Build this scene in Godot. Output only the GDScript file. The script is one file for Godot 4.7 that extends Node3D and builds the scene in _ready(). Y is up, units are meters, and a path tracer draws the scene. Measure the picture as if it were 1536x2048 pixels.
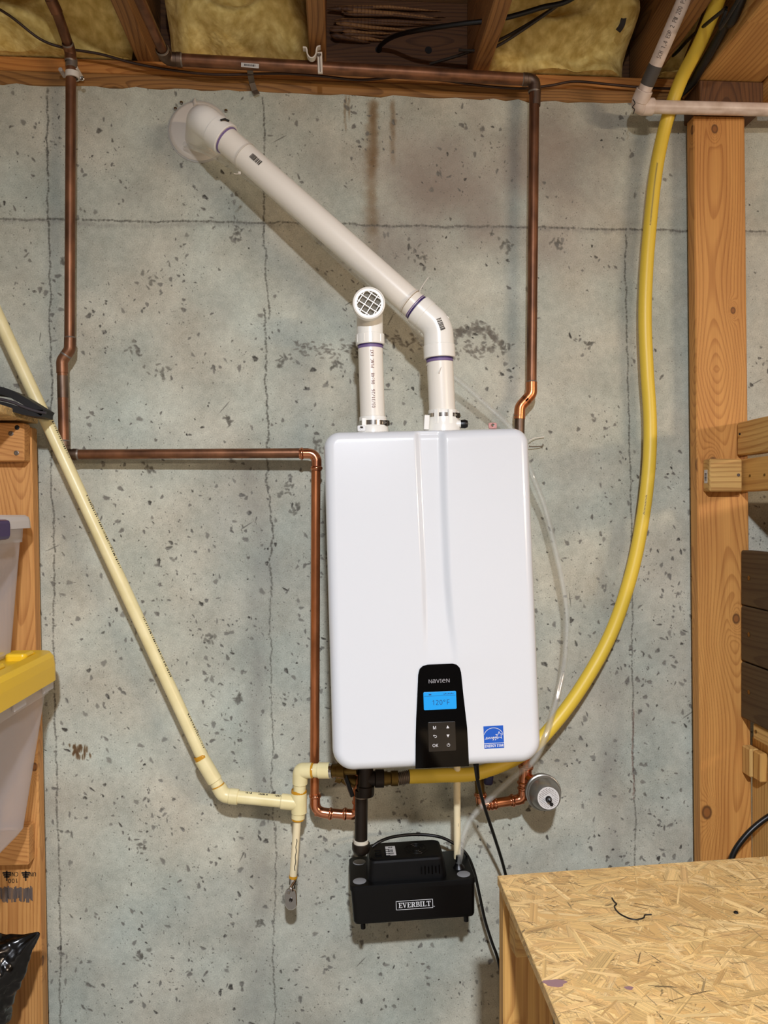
extends Node3D

# ---------------------------------------------------------------- camera
const F := 1538.0            # focal length in pixels of the 1536 x 2048 frame
const EYE := Vector3(0.0, 1.35, 2.0)
const YAW := -0.0593         # the wall is seen 3.4 degrees off square
# world: x along the concrete wall, y up, z out of the wall towards the room (wall face at z = 0)

var M := {}                  # materials
var names := {}              # names in use at top level

func _ready() -> void:
	var cam := Camera3D.new()
	cam.name = "camera"
	cam.fov = rad_to_deg(2.0 * atan(1024.0 / F))
	cam.near = 0.02
	cam.far = 30.0
	cam.position = EYE
	cam.rotation = Vector3(0, YAW, 0)
	add_child(cam)
	cam.current = true
	var we := WorldEnvironment.new()
	we.name = "environment"
	var env := Environment.new()
	env.background_mode = Environment.BG_COLOR
	env.background_color = Color(0.02, 0.02, 0.02)
	env.ambient_light_source = Environment.AMBIENT_SOURCE_DISABLED
	env.tonemap_mode = Environment.TONE_MAPPER_LINEAR
	env.tonemap_exposure = 1.0
	env.sdfgi_enabled = true
	env.ssao_enabled = true
	env.ssil_enabled = true
	we.environment = env
	add_child(we)
	make_materials()
	ceiling_panel(Vector3(0.05, 2.46, 2.75), 12.8, Color(0.935, 0.955, 1.0))
	hanging_light(Vector3(3.2, 1.95, 3.8), 5.6, Color(1.0, 0.90, 0.80))
	build_room()
	build_framing()
	build_shelves()
	build_workbench()
	build_heater()
	build_vents()
	build_copper()
	build_cream_pipes()
	build_gas()
	build_pump()
	build_totes()
	build_tank()
	build_overhead()
	build_small()

# ---------------------------------------------------------------- pixels to places
func ray(px: float, py: float) -> Vector3:
	var d := Vector3((px - 768.0) / F, -(py - 1024.0) / F, -1.0)
	return d.rotated(Vector3.UP, YAW)

func at(px: float, py: float, z: float) -> Vector3:      # the point seen at that pixel, z metres off the wall
	var d := ray(px, py)
	return EYE + d * ((z - EYE.z) / d.z)

func atx(px: float, py: float, x: float) -> Vector3:     # the point seen at that pixel, at that place along the wall
	var d := ray(px, py)
	return EYE + d * ((x - EYE.x) / d.x)

func aty(px: float, py: float, y: float) -> Vector3:     # the point seen at that pixel, at that height
	var d := ray(px, py)
	return EYE + d * ((y - EYE.y) / d.y)

func on_frame(fr: Transform3D, px: float, py: float) -> Vector2:   # pixel -> coordinates in the plane of a frame
	var d := ray(px, py)
	var n := fr.basis.z
	var t := (fr.origin - EYE).dot(n) / d.dot(n)
	var l: Vector3 = fr.affine_inverse() * (EYE + d * t)
	return Vector2(l.x, l.y)

func pz(a: Array, z: float) -> PackedVector3Array:        # [px, py, px, py ...] at one z
	var r := PackedVector3Array()
	for i in range(0, a.size(), 2):
		r.append(at(a[i], a[i + 1], z))
	return r

func p3(a: Array) -> PackedVector3Array:                  # [px, py, z, ...]
	var r := PackedVector3Array()
	for i in range(0, a.size(), 3):
		r.append(at(a[i], a[i + 1], a[i + 2]))
	return r

func pxr(w: float, p: Vector3) -> float:                  # radius in metres of something w pixels wide at p
	var fwd := Vector3(0, 0, -1).rotated(Vector3.UP, YAW)
	return 0.5 * w / F * (p - EYE).dot(fwd)

# ---------------------------------------------------------------- nodes
func numbered(called: String) -> String:
	var k: int = names.get(called, 0)
	names[called] = k + 1
	return called if k == 0 else "%s_%03d" % [called, k]

func thing(called: String, label: String, category: String, where := Vector3.ZERO, group := "") -> Node3D:
	var o := Node3D.new()
	o.name = numbered(called)
	o.position = where
	add_child(o)
	o.set_meta("label", label)
	o.set_meta("category", category)
	if group != "":
		o.set_meta("group", group)
	return o

func part(called: String, mesh: Mesh, mat: Material, parent: Node3D, tr := Transform3D(), label := "") -> MeshInstance3D:
	# tr is in world coordinates; things are only moved, never turned, so the parent's place is taken off
	var o := MeshInstance3D.new()
	o.name = called
	o.mesh = mesh
	o.material_override = mat
	var off := Vector3.ZERO
	var q: Node3D = parent
	var base := Transform3D()
	while q != null and q != self:
		base = q.transform * base
		q = q.get_parent() as Node3D
	o.transform = base.affine_inverse() * tr
	if label != "":
		o.set_meta("label", label)
	parent.add_child(o, true)
	return o

func single(called: String, mesh: Mesh, mat: Material, label: String, category: String, tr := Transform3D(), group := "") -> MeshInstance3D:
	var o := MeshInstance3D.new()
	o.name = numbered(called)
	o.mesh = mesh
	o.material_override = mat
	o.transform = tr
	add_child(o)
	o.set_meta("label", label)
	o.set_meta("category", category)
	if group != "":
		o.set_meta("group", group)
	return o

func struct(called: String, mesh: Mesh, mat: Material, label: String, category: String, tr := Transform3D()) -> MeshInstance3D:
	var o := single(called, mesh, mat, label, category, tr)
	o.set_meta("kind", "structure")
	return o

# ---------------------------------------------------------------- mesh builder
class MB:
	var v := PackedVector3Array()
	var n := PackedVector3Array()
	var u := PackedVector2Array()
	var ix := PackedInt32Array()
	func vert(p: Vector3, nn: Vector3, t := Vector2.ZERO) -> int:
		v.append(p)
		n.append(nn)
		u.append(t)
		return v.size() - 1
	func tri(a: int, b: int, c: int) -> void:
		var cr := (v[b] - v[a]).cross(v[c] - v[a])
		if cr.dot(n[a] + n[b] + n[c]) > 0.0:
			ix.append_array(PackedInt32Array([a, c, b]))
		else:
			ix.append_array(PackedInt32Array([a, b, c]))
	func quad(a: int, b: int, c: int, d: int) -> void:
		tri(a, b, c)
		tri(a, c, d)
	func flat(pts: Array, nn: Vector3) -> void:
		var k := v.size()
		for p in pts:
			vert(p, nn)
		for i in range(1, pts.size() - 1):
			tri(k, k + i, k + i + 1)
	func mesh() -> ArrayMesh:
		var a := []
		a.resize(Mesh.ARRAY_MAX)
		a[Mesh.ARRAY_VERTEX] = v
		a[Mesh.ARRAY_NORMAL] = n
		a[Mesh.ARRAY_TEX_UV] = u
		a[Mesh.ARRAY_INDEX] = ix
		var m := ArrayMesh.new()
		m.add_surface_from_arrays(Mesh.PRIMITIVE_TRIANGLES, a)
		return m

# box with chamfered edges, centred on t
func add_box(mb: MB, t: Transform3D, size: Vector3, c := 0.002) -> void:
	var h := size * 0.5
	c = minf(c, minf(h.x, minf(h.y, h.z)) * 0.6)
	var i := h - Vector3(c, c, c)
	var ax := [Vector3.RIGHT, Vector3.UP, Vector3.BACK]
	for k in 3:
		var a: Vector3 = ax[k]
		var b: Vector3 = ax[(k + 1) % 3]
		var d: Vector3 = ax[(k + 2) % 3]
		for s in [-1.0, 1.0]:
			var o: Vector3 = a * (h[k] * s)
			var eb: Vector3 = b * i[(k + 1) % 3]
			var ed: Vector3 = d * i[(k + 2) % 3]
			mb.flat([t * (o - eb - ed), t * (o + eb - ed), t * (o + eb + ed), t * (o - eb + ed)], (t.basis * (a * s)).normalized())
		for s in [-1.0, 1.0]:          # edges along d
			for r in [-1.0, 1.0]:
				var nn: Vector3 = (a * s + b * r).normalized()
				var p0: Vector3 = a * (h[k] * s) + b * (i[(k + 1) % 3] * r)
				var p1: Vector3 = a * (i[k] * s) + b * (h[(k + 1) % 3] * r)
				var ed: Vector3 = d * i[(k + 2) % 3]
				mb.flat([t * (p0 - ed), t * (p0 + ed), t * (p1 + ed), t * (p1 - ed)], (t.basis * nn).normalized())
	for sx in [-1.0, 1.0]:
		for sy in [-1.0, 1.0]:
			for sz in [-1.0, 1.0]:
				mb.flat([t * Vector3(h.x * sx, i.y * sy, i.z * sz), t * Vector3(i.x * sx, h.y * sy, i.z * sz), t * Vector3(i.x * sx, i.y * sy, h.z * sz)], (t.basis * Vector3(sx, sy, sz)).normalized())

func box_mesh(size: Vector3, c := 0.002) -> ArrayMesh:
	var mb := MB.new()
	add_box(mb, Transform3D(), size, c)
	return mb.mesh()

# a piece of lumber from a to b: its length along local y, its wide face turned to "face"
func lumber(called: String, a: Vector3, b: Vector3, width: float, thick: float, face: Vector3, mat: Material, parent: Node3D, c := 0.003) -> MeshInstance3D:
	return part(called, box_mesh(Vector3(width, a.distance_to(b), thick), c), mat, parent, lumber_tr(a, b, face))

func lumber_tr(a: Vector3, b: Vector3, face: Vector3) -> Transform3D:
	var y := (b - a).normalized()
	var z := (face - y * face.dot(y)).normalized()
	return Transform3D(Basis(y.cross(z), y, z), (a + b) * 0.5)

# tube along points; radius may be one number or one per point
func add_tube(mb: MB, pts: PackedVector3Array, radius, sides := 16, cap := true) -> void:
	var m := pts.size()
	var tg := PackedVector3Array()
	for i in m:
		tg.append((pts[mini(i + 1, m - 1)] - pts[maxi(i - 1, 0)]).normalized())
	var up := Vector3.UP if absf(tg[0].y) < 0.9 else Vector3.RIGHT
	var x := (up - tg[0] * up.dot(tg[0])).normalized()
	var k0 := mb.v.size()
	var len := 0.0
	for i in m:
		if i > 0:
			len += pts[i].distance_to(pts[i - 1])
		x = (x - tg[i] * x.dot(tg[i])).normalized()
		var y := tg[i].cross(x)
		var r: float = radius if typeof(radius) != TYPE_PACKED_FLOAT32_ARRAY else radius[i]
		var slope := 0.0
		if typeof(radius) == TYPE_PACKED_FLOAT32_ARRAY:
			var dl := pts[mini(i + 1, m - 1)].distance_to(pts[maxi(i - 1, 0)])
			slope = (radius[mini(i + 1, m - 1)] - radius[maxi(i - 1, 0)]) / maxf(dl, 0.0001)
		for j in sides + 1:
			var a := TAU * j / sides
			var d := x * cos(a) + y * sin(a)
			mb.vert(pts[i] + d * r, (d - tg[i] * slope).normalized(), Vector2(float(j) / sides, len))
	for i in m - 1:
		for j in sides:
			var a := k0 + i * (sides + 1) + j
			mb.quad(a, a + 1, a + sides + 2, a + sides + 1)
	if cap:
		for e in [0, m - 1]:
			var nn: Vector3 = -tg[0] if e == 0 else tg[m - 1]
			var ring := []
			for j in sides:
				ring.append(mb.v[k0 + e * (sides + 1) + j])
			mb.flat(ring, nn)

func tube(pts: PackedVector3Array, radius, sides := 16, cap := true) -> ArrayMesh:
	var mb := MB.new()
	add_tube(mb, pts, radius, sides, cap)
	return mb.mesh()

# Catmull-Rom through the points
func smooth(p: PackedVector3Array, per := 8) -> PackedVector3Array:
	var r := PackedVector3Array()
	for i in p.size() - 1:
		var a := p[maxi(i - 1, 0)]
		var d := p[mini(i + 2, p.size() - 1)]
		for k in per:
			r.append(p[i].cubic_interpolate(p[i + 1], a, d, float(k) / per))
	r.append(p[p.size() - 1])
	return r

# polyline with rounded corners
func fillet(p: PackedVector3Array, rad: float, per := 8) -> PackedVector3Array:
	var r := PackedVector3Array([p[0]])
	for i in range(1, p.size() - 1):
		var a := (p[i - 1] - p[i]).normalized()
		var b := (p[i + 1] - p[i]).normalized()
		var half := a.angle_to(b) * 0.5
		var cut := minf(rad / tan(half), 0.49 * minf(p[i].distance_to(p[i - 1]), p[i].distance_to(p[i + 1])))
		var rr := cut * tan(half)
		var c := p[i] + (a + b).normalized() * (rr / sin(half))
		var s := p[i] + a * cut - c
		var e := p[i] + b * cut - c
		for k in per + 1:
			r.append(c + s.slerp(e, float(k) / per))
	r.append(p[p.size() - 1])
	return r

# points every step along a polyline
func dense(p: PackedVector3Array, step: float) -> PackedVector3Array:
	var r := PackedVector3Array()
	for i in p.size() - 1:
		var k := maxi(1, int(ceil(p[i].distance_to(p[i + 1]) / step)))
		for j in k:
			r.append(p[i].lerp(p[i + 1], float(j) / k))
	r.append(p[p.size() - 1])
	return r

# profile of [along, radius] turned about the line from o along dir; corners stay sharp when a point is doubled
func add_lathe(mb: MB, o: Vector3, dir: Vector3, prof: Array, sides := 24) -> void:
	dir = dir.normalized()
	var up := Vector3.UP if absf(dir.y) < 0.9 else Vector3.RIGHT
	var x := (up - dir * up.dot(dir)).normalized()
	var y := dir.cross(x)
	for i in prof.size() - 1:
		var p0 := Vector2(prof[i][0], prof[i][1])
		var p1 := Vector2(prof[i + 1][0], prof[i + 1][1])
		if p0.distance_to(p1) < 0.00001:
			continue
		var e := (p1 - p0).normalized()
		var n0 := Vector2(-e.y, e.x)
		var n1 := n0
		if i > 0:                       # smooth when the turn is gentle
			var q := (p0 - Vector2(prof[i - 1][0], prof[i - 1][1])).normalized()
			if q.dot(e) > 0.75:
				n0 = (Vector2(-q.y, q.x) + Vector2(-e.y, e.x)).normalized()
		if i < prof.size() - 2:
			var q := (Vector2(prof[i + 2][0], prof[i + 2][1]) - p1).normalized()
			if q.dot(e) > 0.75:
				n1 = (Vector2(-q.y, q.x) + Vector2(-e.y, e.x)).normalized()
		var k0 := mb.v.size()
		for j in sides + 1:
			var a := TAU * j / sides
			var d := x * cos(a) + y * sin(a)
			mb.vert(o + dir * p0.x + d * p0.y, dir * n0.x + d * n0.y, Vector2(float(j) / sides, p0.x))
			mb.vert(o + dir * p1.x + d * p1.y, dir * n1.x + d * n1.y, Vector2(float(j) / sides, p1.x))
		for j in sides:
			var a := k0 + j * 2
			mb.quad(a, a + 2, a + 3, a + 1)

func lathe(o: Vector3, dir: Vector3, prof: Array, sides := 24) -> ArrayMesh:
	var mb := MB.new()
	add_lathe(mb, o, dir, prof, sides)
	return mb.mesh()

# a straight sleeve with softened ends from a to b
func add_sleeve(mb: MB, a: Vector3, b: Vector3, r: float, inner: float, sides := 24) -> void:
	var l := a.distance_to(b)
	var c := minf(0.0012, l * 0.2)
	add_lathe(mb, a, b - a, [[0.0, inner], [0.0, r - c], [c, r], [l - c, r], [l, r - c], [l, inner]], sides)

func sleeve(a: Vector3, b: Vector3, r: float, inner: float, sides := 24) -> ArrayMesh:
	var mb := MB.new()
	add_sleeve(mb, a, b, r, inner, sides)
	return mb.mesh()

# closed outlines stacked into a solid, smooth round the outline
func add_loft(mb: MB, rings: Array, cap0 := true, cap1 := true) -> void:
	var m: int = rings[0].size()
	var cen := []
	for r in rings:
		var s := Vector3.ZERO
		for p in r:
			s += p
		cen.append(s / m)
	for i in rings.size() - 1:
		var k0 := mb.v.size()
		for e in 2:
			var r: PackedVector3Array = rings[i + e]
			for j in m + 1:
				var jj := j % m
				var along: Vector3 = rings[i + 1][jj] - rings[i][jj]
				var around: Vector3 = r[(jj + 1) % m] - r[(jj + m - 1) % m]
				if around.length() < 1e-7:
					around = rings[i + 1 - e][(jj + 1) % m] - rings[i + 1 - e][(jj + m - 1) % m]
				var nn := along.cross(around).normalized()
				var axis: Vector3 = cen[i + 1] - cen[i]
				var outw: Vector3 = r[jj] - cen[i + e]
				if outw.length() < 1e-6 or axis.length() < 1e-6:
					outw = rings[i][jj] - cen[i] + axis * 0.0
				if nn.dot(outw) < 0.0:
					nn = -nn
				mb.vert(r[jj], nn)
		for j in m:
			mb.quad(k0 + j, k0 + j + 1, k0 + m + 1 + j + 1, k0 + m + 1 + j)
	for e in [0, 1]:
		if (e == 0 and cap0) or (e == 1 and cap1):
			var last := rings.size() - 1
			var r: PackedVector3Array = rings[0] if e == 0 else rings[last]
			var nn: Vector3 = (cen[0] - cen[1]) if e == 0 else (cen[last] - cen[last - 1])
			var ar := Vector3.ZERO
			for j in m:
				ar += (r[j] - r[0]).cross(r[(j + 1) % m] - r[0])
			ar = ar.normalized()
			if ar.dot(nn) < 0.0:
				ar = -ar
			var k := mb.vert(cen[0] if e == 0 else cen[last], ar)
			for p in r:
				mb.vert(p, ar)
			for j in m:
				mb.tri(k, k + 1 + j, k + 1 + (j + 1) % m)

func loft(rings: Array, cap0 := true, cap1 := true) -> ArrayMesh:
	var mb := MB.new()
	add_loft(mb, rings, cap0, cap1)
	return mb.mesh()

func rrect(t: Transform3D, w: float, h: float, r: float, per := 5) -> PackedVector3Array:    # rounded rectangle in the x-y plane of t
	var out := PackedVector3Array()
	r = minf(r, minf(w, h) * 0.5)
	for q in 4:
		var c := Vector2((w * 0.5 - r) * (1.0 if q == 0 or q == 3 else -1.0), (h * 0.5 - r) * (1.0 if q < 2 else -1.0))
		for k in per + 1:
			var a := PI * 0.5 * (q + float(k) / per)
			out.append(t * Vector3(c.x + cos(a) * r, c.y + sin(a) * r, 0))
	return out

# rounded slab lying in the x-y plane of t, from z = 0 to z = d, with a soft front edge
func add_slab(mb: MB, t: Transform3D, w: float, h: float, r: float, d: float, e := 0.001) -> void:
	var rings := []
	rings.append(rrect(t, w, h, r))
	rings.append(rrect(t.translated_local(Vector3(0, 0, d - e)), w, h, r))
	rings.append(rrect(t.translated_local(Vector3(0, 0, d - e * 0.3)), w - e * 0.6, h - e * 0.6, maxf(r - e * 0.3, 0.0002)))
	rings.append(rrect(t.translated_local(Vector3(0, 0, d)), w - e * 2.0, h - e * 2.0, maxf(r - e, 0.0001)))
	add_loft(mb, rings)

func slab(t: Transform3D, w: float, h: float, r: float, d: float, e := 0.001) -> ArrayMesh:
	var mb := MB.new()
	add_slab(mb, t, w, h, r, d, e)
	return mb.mesh()

# flat shape from an outline in the x-y plane of t, d thick
func add_poly(mb: MB, t: Transform3D, poly: PackedVector2Array, d: float) -> void:
	var idx := Geometry2D.triangulate_polygon(poly)
	var fr := t.basis.z.normalized()
	var k0 := mb.v.size()
	for p in poly:
		mb.vert(t * Vector3(p.x, p.y, d), fr)
	for i in range(0, idx.size(), 3):
		mb.tri(k0 + idx[i], k0 + idx[i + 1], k0 + idx[i + 2])
	var cw := Geometry2D.is_polygon_clockwise(poly)
	for i in poly.size():
		var p := poly[i]
		var q := poly[(i + 1) % poly.size()]
		var e := (q - p).normalized()
		var n2 := Vector2(-e.y, e.x) if cw else Vector2(e.y, -e.x)
		mb.flat([t * Vector3(p.x, p.y, 0), t * Vector3(q.x, q.y, 0), t * Vector3(q.x, q.y, d), t * Vector3(p.x, p.y, d)], (t.basis * Vector3(n2.x, n2.y, 0)).normalized())

# line drawings: a stroke of width w along points in the plane of t
func add_stroke(mb: MB, t: Transform3D, pts: PackedVector2Array, w: float, d := 0.0002, closed := false) -> void:
	var n := pts.size()
	for i in (n if closed else n - 1):
		var a := pts[i]
		var b := pts[(i + 1) % n]
		var e := (b - a).normalized()
		if e == Vector2.ZERO:
			continue
		var s := Vector2(-e.y, e.x) * w * 0.5
		var x := e * w * 0.3
		mb.flat([t * Vector3(a.x - x.x - s.x, a.y - x.y - s.y, d), t * Vector3(b.x + x.x - s.x, b.y + x.y - s.y, d), t * Vector3(b.x + x.x + s.x, b.y + x.y + s.y, d), t * Vector3(a.x - x.x + s.x, a.y - x.y + s.y, d)], t.basis.z.normalized())

var fonts := {}
func words(s: String, height: float, font := "Droid Sans", bold := false) -> TextMesh:
	var key := font + str(bold)
	if not fonts.has(key):
		var f := SystemFont.new()
		f.font_names = PackedStringArray([font])
		if bold:
			f.font_weight = 700
		fonts[key] = f
	var m := TextMesh.new()
	m.text = s
	m.font = fonts[key]
	m.font_size = 48
	m.pixel_size = height / 34.5          # cap height of the fonts at size 48
	m.depth = 0.0003
	m.curve_step = 1.0
	return m

# ---------------------------------------------------------------- materials
func mat(c: Color, rough := 0.7, metal := 0.0) -> StandardMaterial3D:
	var m := StandardMaterial3D.new()
	m.albedo_color = c
	m.roughness = rough
	m.metallic = metal
	return m

func noise(s: int, freq: float, oct := 4, kind := FastNoiseLite.TYPE_SIMPLEX_SMOOTH) -> FastNoiseLite:
	var n := FastNoiseLite.new()
	n.seed = s
	n.frequency = freq
	n.noise_type = kind
	n.fractal_type = FastNoiseLite.FRACTAL_FBM if oct > 1 else FastNoiseLite.FRACTAL_NONE
	n.fractal_octaves = oct
	return n

func noise_tex(s: int, freq: float, a: Color, b: Color, size := 256, oct := 4) -> ImageTexture:
	var im := noise(s, freq, oct).get_seamless_image(size, size)
	im.convert(Image.FORMAT_L8)
	var src := im.get_data()
	var out := PackedByteArray()
	out.resize(size * size * 3)
	for i in src.size():
		var t := src[i] / 255.0
		out[i * 3] = int(lerpf(a.r, b.r, t) * 255.0)
		out[i * 3 + 1] = int(lerpf(a.g, b.g, t) * 255.0)
		out[i * 3 + 2] = int(lerpf(a.b, b.b, t) * 255.0)
	return ImageTexture.create_from_image(Image.create_from_data(size, size, false, Image.FORMAT_RGB8, out))

func tri(m: StandardMaterial3D, scale: Vector3, off := Vector3.ZERO) -> StandardMaterial3D:
	m.uv1_triplanar = true
	m.uv1_triplanar_sharpness = 12.0
	m.uv1_scale = scale
	m.uv1_offset = off
	return m

func grained(c: Color, tex: Texture2D, off := Vector3.ZERO, rough := 0.62) -> StandardMaterial3D:
	var m := mat(c, rough)
	m.albedo_texture = tex
	m.heightmap_enabled = true
	m.heightmap_texture = tex
	m.heightmap_scale = 0.06
	return tri(m, Vector3(1.0 / 0.26, 1.0 / 2.6, 1.0 / 0.26), off)

# flat-sawn softwood: 0.26 m wide, 2.6 m long
func wood_tex(s: int, light: Color, dark: Color, rings: float, knots: Array) -> ImageTexture:
	var w := 256
	var h := 1536
	var n0 := noise(s, 0.9, 2)
	var n1 := noise(s + 1, 1.0, 2)
	var n2 := noise(s + 2, 1.0, 2)
	var out := PackedByteArray()
	out.resize(w * h * 3)
	for y in h:
		var fy := float(y) / h
		var ym := fy * 2.6
		var depth := 0.05 + 0.30 * absf(n0.get_noise_1d(ym * 0.9 + 3.0)) + 0.02
		var cx := 0.5 + 0.28 * n0.get_noise_1d(ym * 0.5 + 40.0)
		for x in w:
			var fx := float(x) / w
			var dx := fx - cx
			var bump := 0.0
			var kd := 9.0
			for k in knots:
				var ex: float = (fx - k[0]) * 0.26
				var ey: float = (ym - k[1]) * 0.42
				var q: float = sqrt(ex * ex + ey * ey) / k[2]
				bump += exp(-q * q * 0.35) * 0.13
				kd = minf(kd, sqrt(ex * ex + ey * ey * 3.0) / k[2])
			var r := sqrt(dx * dx + depth * depth) + bump + n1.get_noise_2d(fx * 1.5, ym * 1.0) * 0.035
			var ph := r * rings
			ph -= floorf(ph)
			var late := smoothstep(0.45, 0.92, ph) * (1.0 - smoothstep(0.94, 1.0, ph))
			var fib := n2.get_noise_2d(fx * 90.0, ym * 3.0) * 0.5 + n2.get_noise_2d(fx * 6.0, ym * 1.5 + 9.0) * 0.5
			var t := clampf(late * 0.44 + fib * 0.45 + 0.16, 0.0, 1.0)
			var c := light.lerp(dark, t)
			if kd < 1.3:
				c = c.lerp(dark.darkened(0.10 + 0.30 * smoothstep(0.55, 0.95, kd)), 1.0 - smoothstep(0.85, 1.3, kd))
			var i := (y * w + x) * 3
			out[i] = int(c.r * 255.0)
			out[i + 1] = int(c.g * 255.0)
			out[i + 2] = int(c.b * 255.0)
	return ImageTexture.create_from_image(Image.create_from_data(w, h, false, Image.FORMAT_RGB8, out))

# oriented strand board, 0.8 m square
func osb_tex() -> ImageTexture:
	var w := 1024
	var out := PackedByteArray()
	out.resize(w * w * 3)
	var g := RandomNumberGenerator.new()
	g.seed = 77
	for i in w * w:
		out[i * 3] = 205
		out[i * 3 + 1] = 168
		out[i * 3 + 2] = 112
	var tones := [Color(0.83, 0.68, 0.44), Color(0.78, 0.62, 0.38), Color(0.87, 0.74, 0.51), Color(0.72, 0.55, 0.32), Color(0.80, 0.64, 0.40), Color(0.76, 0.57, 0.33), Color(0.66, 0.48, 0.27), Color(0.84, 0.70, 0.48)]
	for s in 4900:
		var big := s % 14 == 0 and s < 3300
		var thin := s > 3300
		var ln := g.randf_range(55.0, 150.0) * (1.1 if big else 0.85)
		var wd := g.randf_range(26.0, 50.0) if big else g.randf_range(4.0, 17.0)
		if thin:
			ln = g.randf_range(14.0, 60.0)
			wd = g.randf_range(1.2, 4.5)
		var an := g.randfn(0.45, 0.85)
		var cx := g.randf() * w
		var cy := g.randf() * w
		var tone: Color = tones[g.randi() % tones.size()]
		tone = tone.lerp(Color(0.89, 0.77, 0.55), 0.55)
		if thin and s % 3 == 0:
			tone = tone.darkened(g.randf_range(0.15, 0.42))
		tone = tone.lightened(g.randf() * 0.10) if g.randf() < 0.6 else tone.darkened(g.randf() * 0.12)
		var bands := PackedFloat32Array()
		var v := 0.0
		var period := g.randi_range(3, 9)
		var shade := g.randf_range(0.78, 1.0)
		for k in 64:
			v = v * 0.5 + g.randfn(0.0, 0.045)
			bands.append(1.0 + v - (0.10 if k % period == 0 else 0.0))
		var ends := PackedFloat32Array()
		var ev := 0.0
		for k in 128:
			ev = ev * 0.7 + g.randfn(0.0, 4.5)
			ends.append(ev - 6.0 - absf(g.randfn(0.0, 4.0)))
		var ca := cos(an)
		var sa := sin(an)
		var hl := ln * 0.5
		var hw := wd * 0.5
		var skew := g.randf_range(-0.8, 0.8)
		var hx := int(absf(ca) * hl + absf(sa) * hw) + 2
		var hy := int(absf(sa) * hl + absf(ca) * hw) + 2
		for dy in range(-hy, hy + 1):
			for dx in range(-hx, hx + 1):
				var a := dx * ca + dy * sa
				var b := dy * ca - dx * sa
				var bi := int(b + hw)
				if absf(b) < hw and absf(a + b * skew) < hl + ends[(bi & 63) + (64 if a > 0.0 else 0)]:
					var f := bands[bi % 64]
					if b > hw - 1.4:
						f *= shade  # painted shadow along one edge of each strand; the other edge is lightened
					elif b < -hw + 1.2:
						f *= 1.05
					var i := ((int(cy + dy) & 1023) * w + (int(cx + dx) & 1023)) * 3
					out[i] = clampi(int(tone.r * f * 255.0), 0, 255)
					out[i + 1] = clampi(int(tone.g * f * 255.0), 0, 255)
					out[i + 2] = clampi(int(tone.b * f * 255.0), 0, 255)
	return ImageTexture.create_from_image(Image.create_from_data(w, w, false, Image.FORMAT_RGB8, out))

# ---------------------------------------------------------------- cast concrete
const CX0 := -0.95
const CW := 2.30
const CY1 := 2.46
const CH := 2.46
const TW := 1792
const TH := 1920
var cb := PackedByteArray()
var hb := PackedByteArray()
var cg := RandomNumberGenerator.new()

func wpx(px: float, py: float) -> Vector2:               # pixel of the photograph -> pixel of the wall's own map
	var p := at(px, py, 0.0)
	return Vector2((p.x - CX0) / CW * TW, (CY1 - p.y) / CH * TH)

func dab(cx: float, cy: float, rx: float, ry: float, an: float, col: Color, mix: float, deep: int, rag := 0.35, soft := 0.25) -> void:
	var ca := cos(an)
	var sa := sin(an)
	var e := int(maxf(rx, ry) * 1.4) + 2
	var p1 := cg.randf() * TAU
	var p2 := cg.randf() * TAU
	var p3 := cg.randf() * TAU
	for dy in range(-e, e + 1):
		var y := int(cy) + dy
		if y < 0 or y >= TH:
			continue
		for dx in range(-e, e + 1):
			var x := int(cx) + dx
			if x < 0 or x >= TW:
				continue
			var a := (dx * ca + dy * sa) / rx
			var b := (dy * ca - dx * sa) / ry
			var q := sqrt(a * a + b * b)
			if q > 1.5:
				continue
			var th := atan2(b, a)
			q *= 1.0 + rag * (sin(th * 2.0 + p1) * 0.30 + sin(th * 3.0 + p2) * 0.20 + sin(th * 7.0 + p3) * 0.11)
			var k := 1.0 - smoothstep(1.0 - soft, 1.0 + soft * 0.3, q)
			if k <= 0.0:
				continue
			var i := y * TW + x
			hb[i] = maxi(0, hb[i] - int(deep * k))
			k *= mix
			i *= 3
			cb[i] = int(lerpf(cb[i], col.r * 255.0, k))
			cb[i + 1] = int(lerpf(cb[i + 1], col.g * 255.0, k))
			cb[i + 2] = int(lerpf(cb[i + 2], col.b * 255.0, k))

func seam(a: Vector2, b: Vector2, width: float, col: Color, mix: float, deep: int, jit: float) -> void:
	var n := int(a.distance_to(b) / 2.5)
	var o := 0.0
	var s := (b - a).orthogonal().normalized()
	for i in n:
		o = o * 0.96 + cg.randfn(0.0, jit)
		var p := a.lerp(b, float(i) / n) + s * o
		if cg.randf() < 0.93:
			dab(p.x, p.y, width * cg.randf_range(0.6, 1.4), 2.6, 0.0 if absf(a.x - b.x) < absf(a.y - b.y) else PI * 0.5, col, mix * cg.randf_range(0.35, 1.0), int(deep * cg.randf()), 0.3, 0.6)

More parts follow.
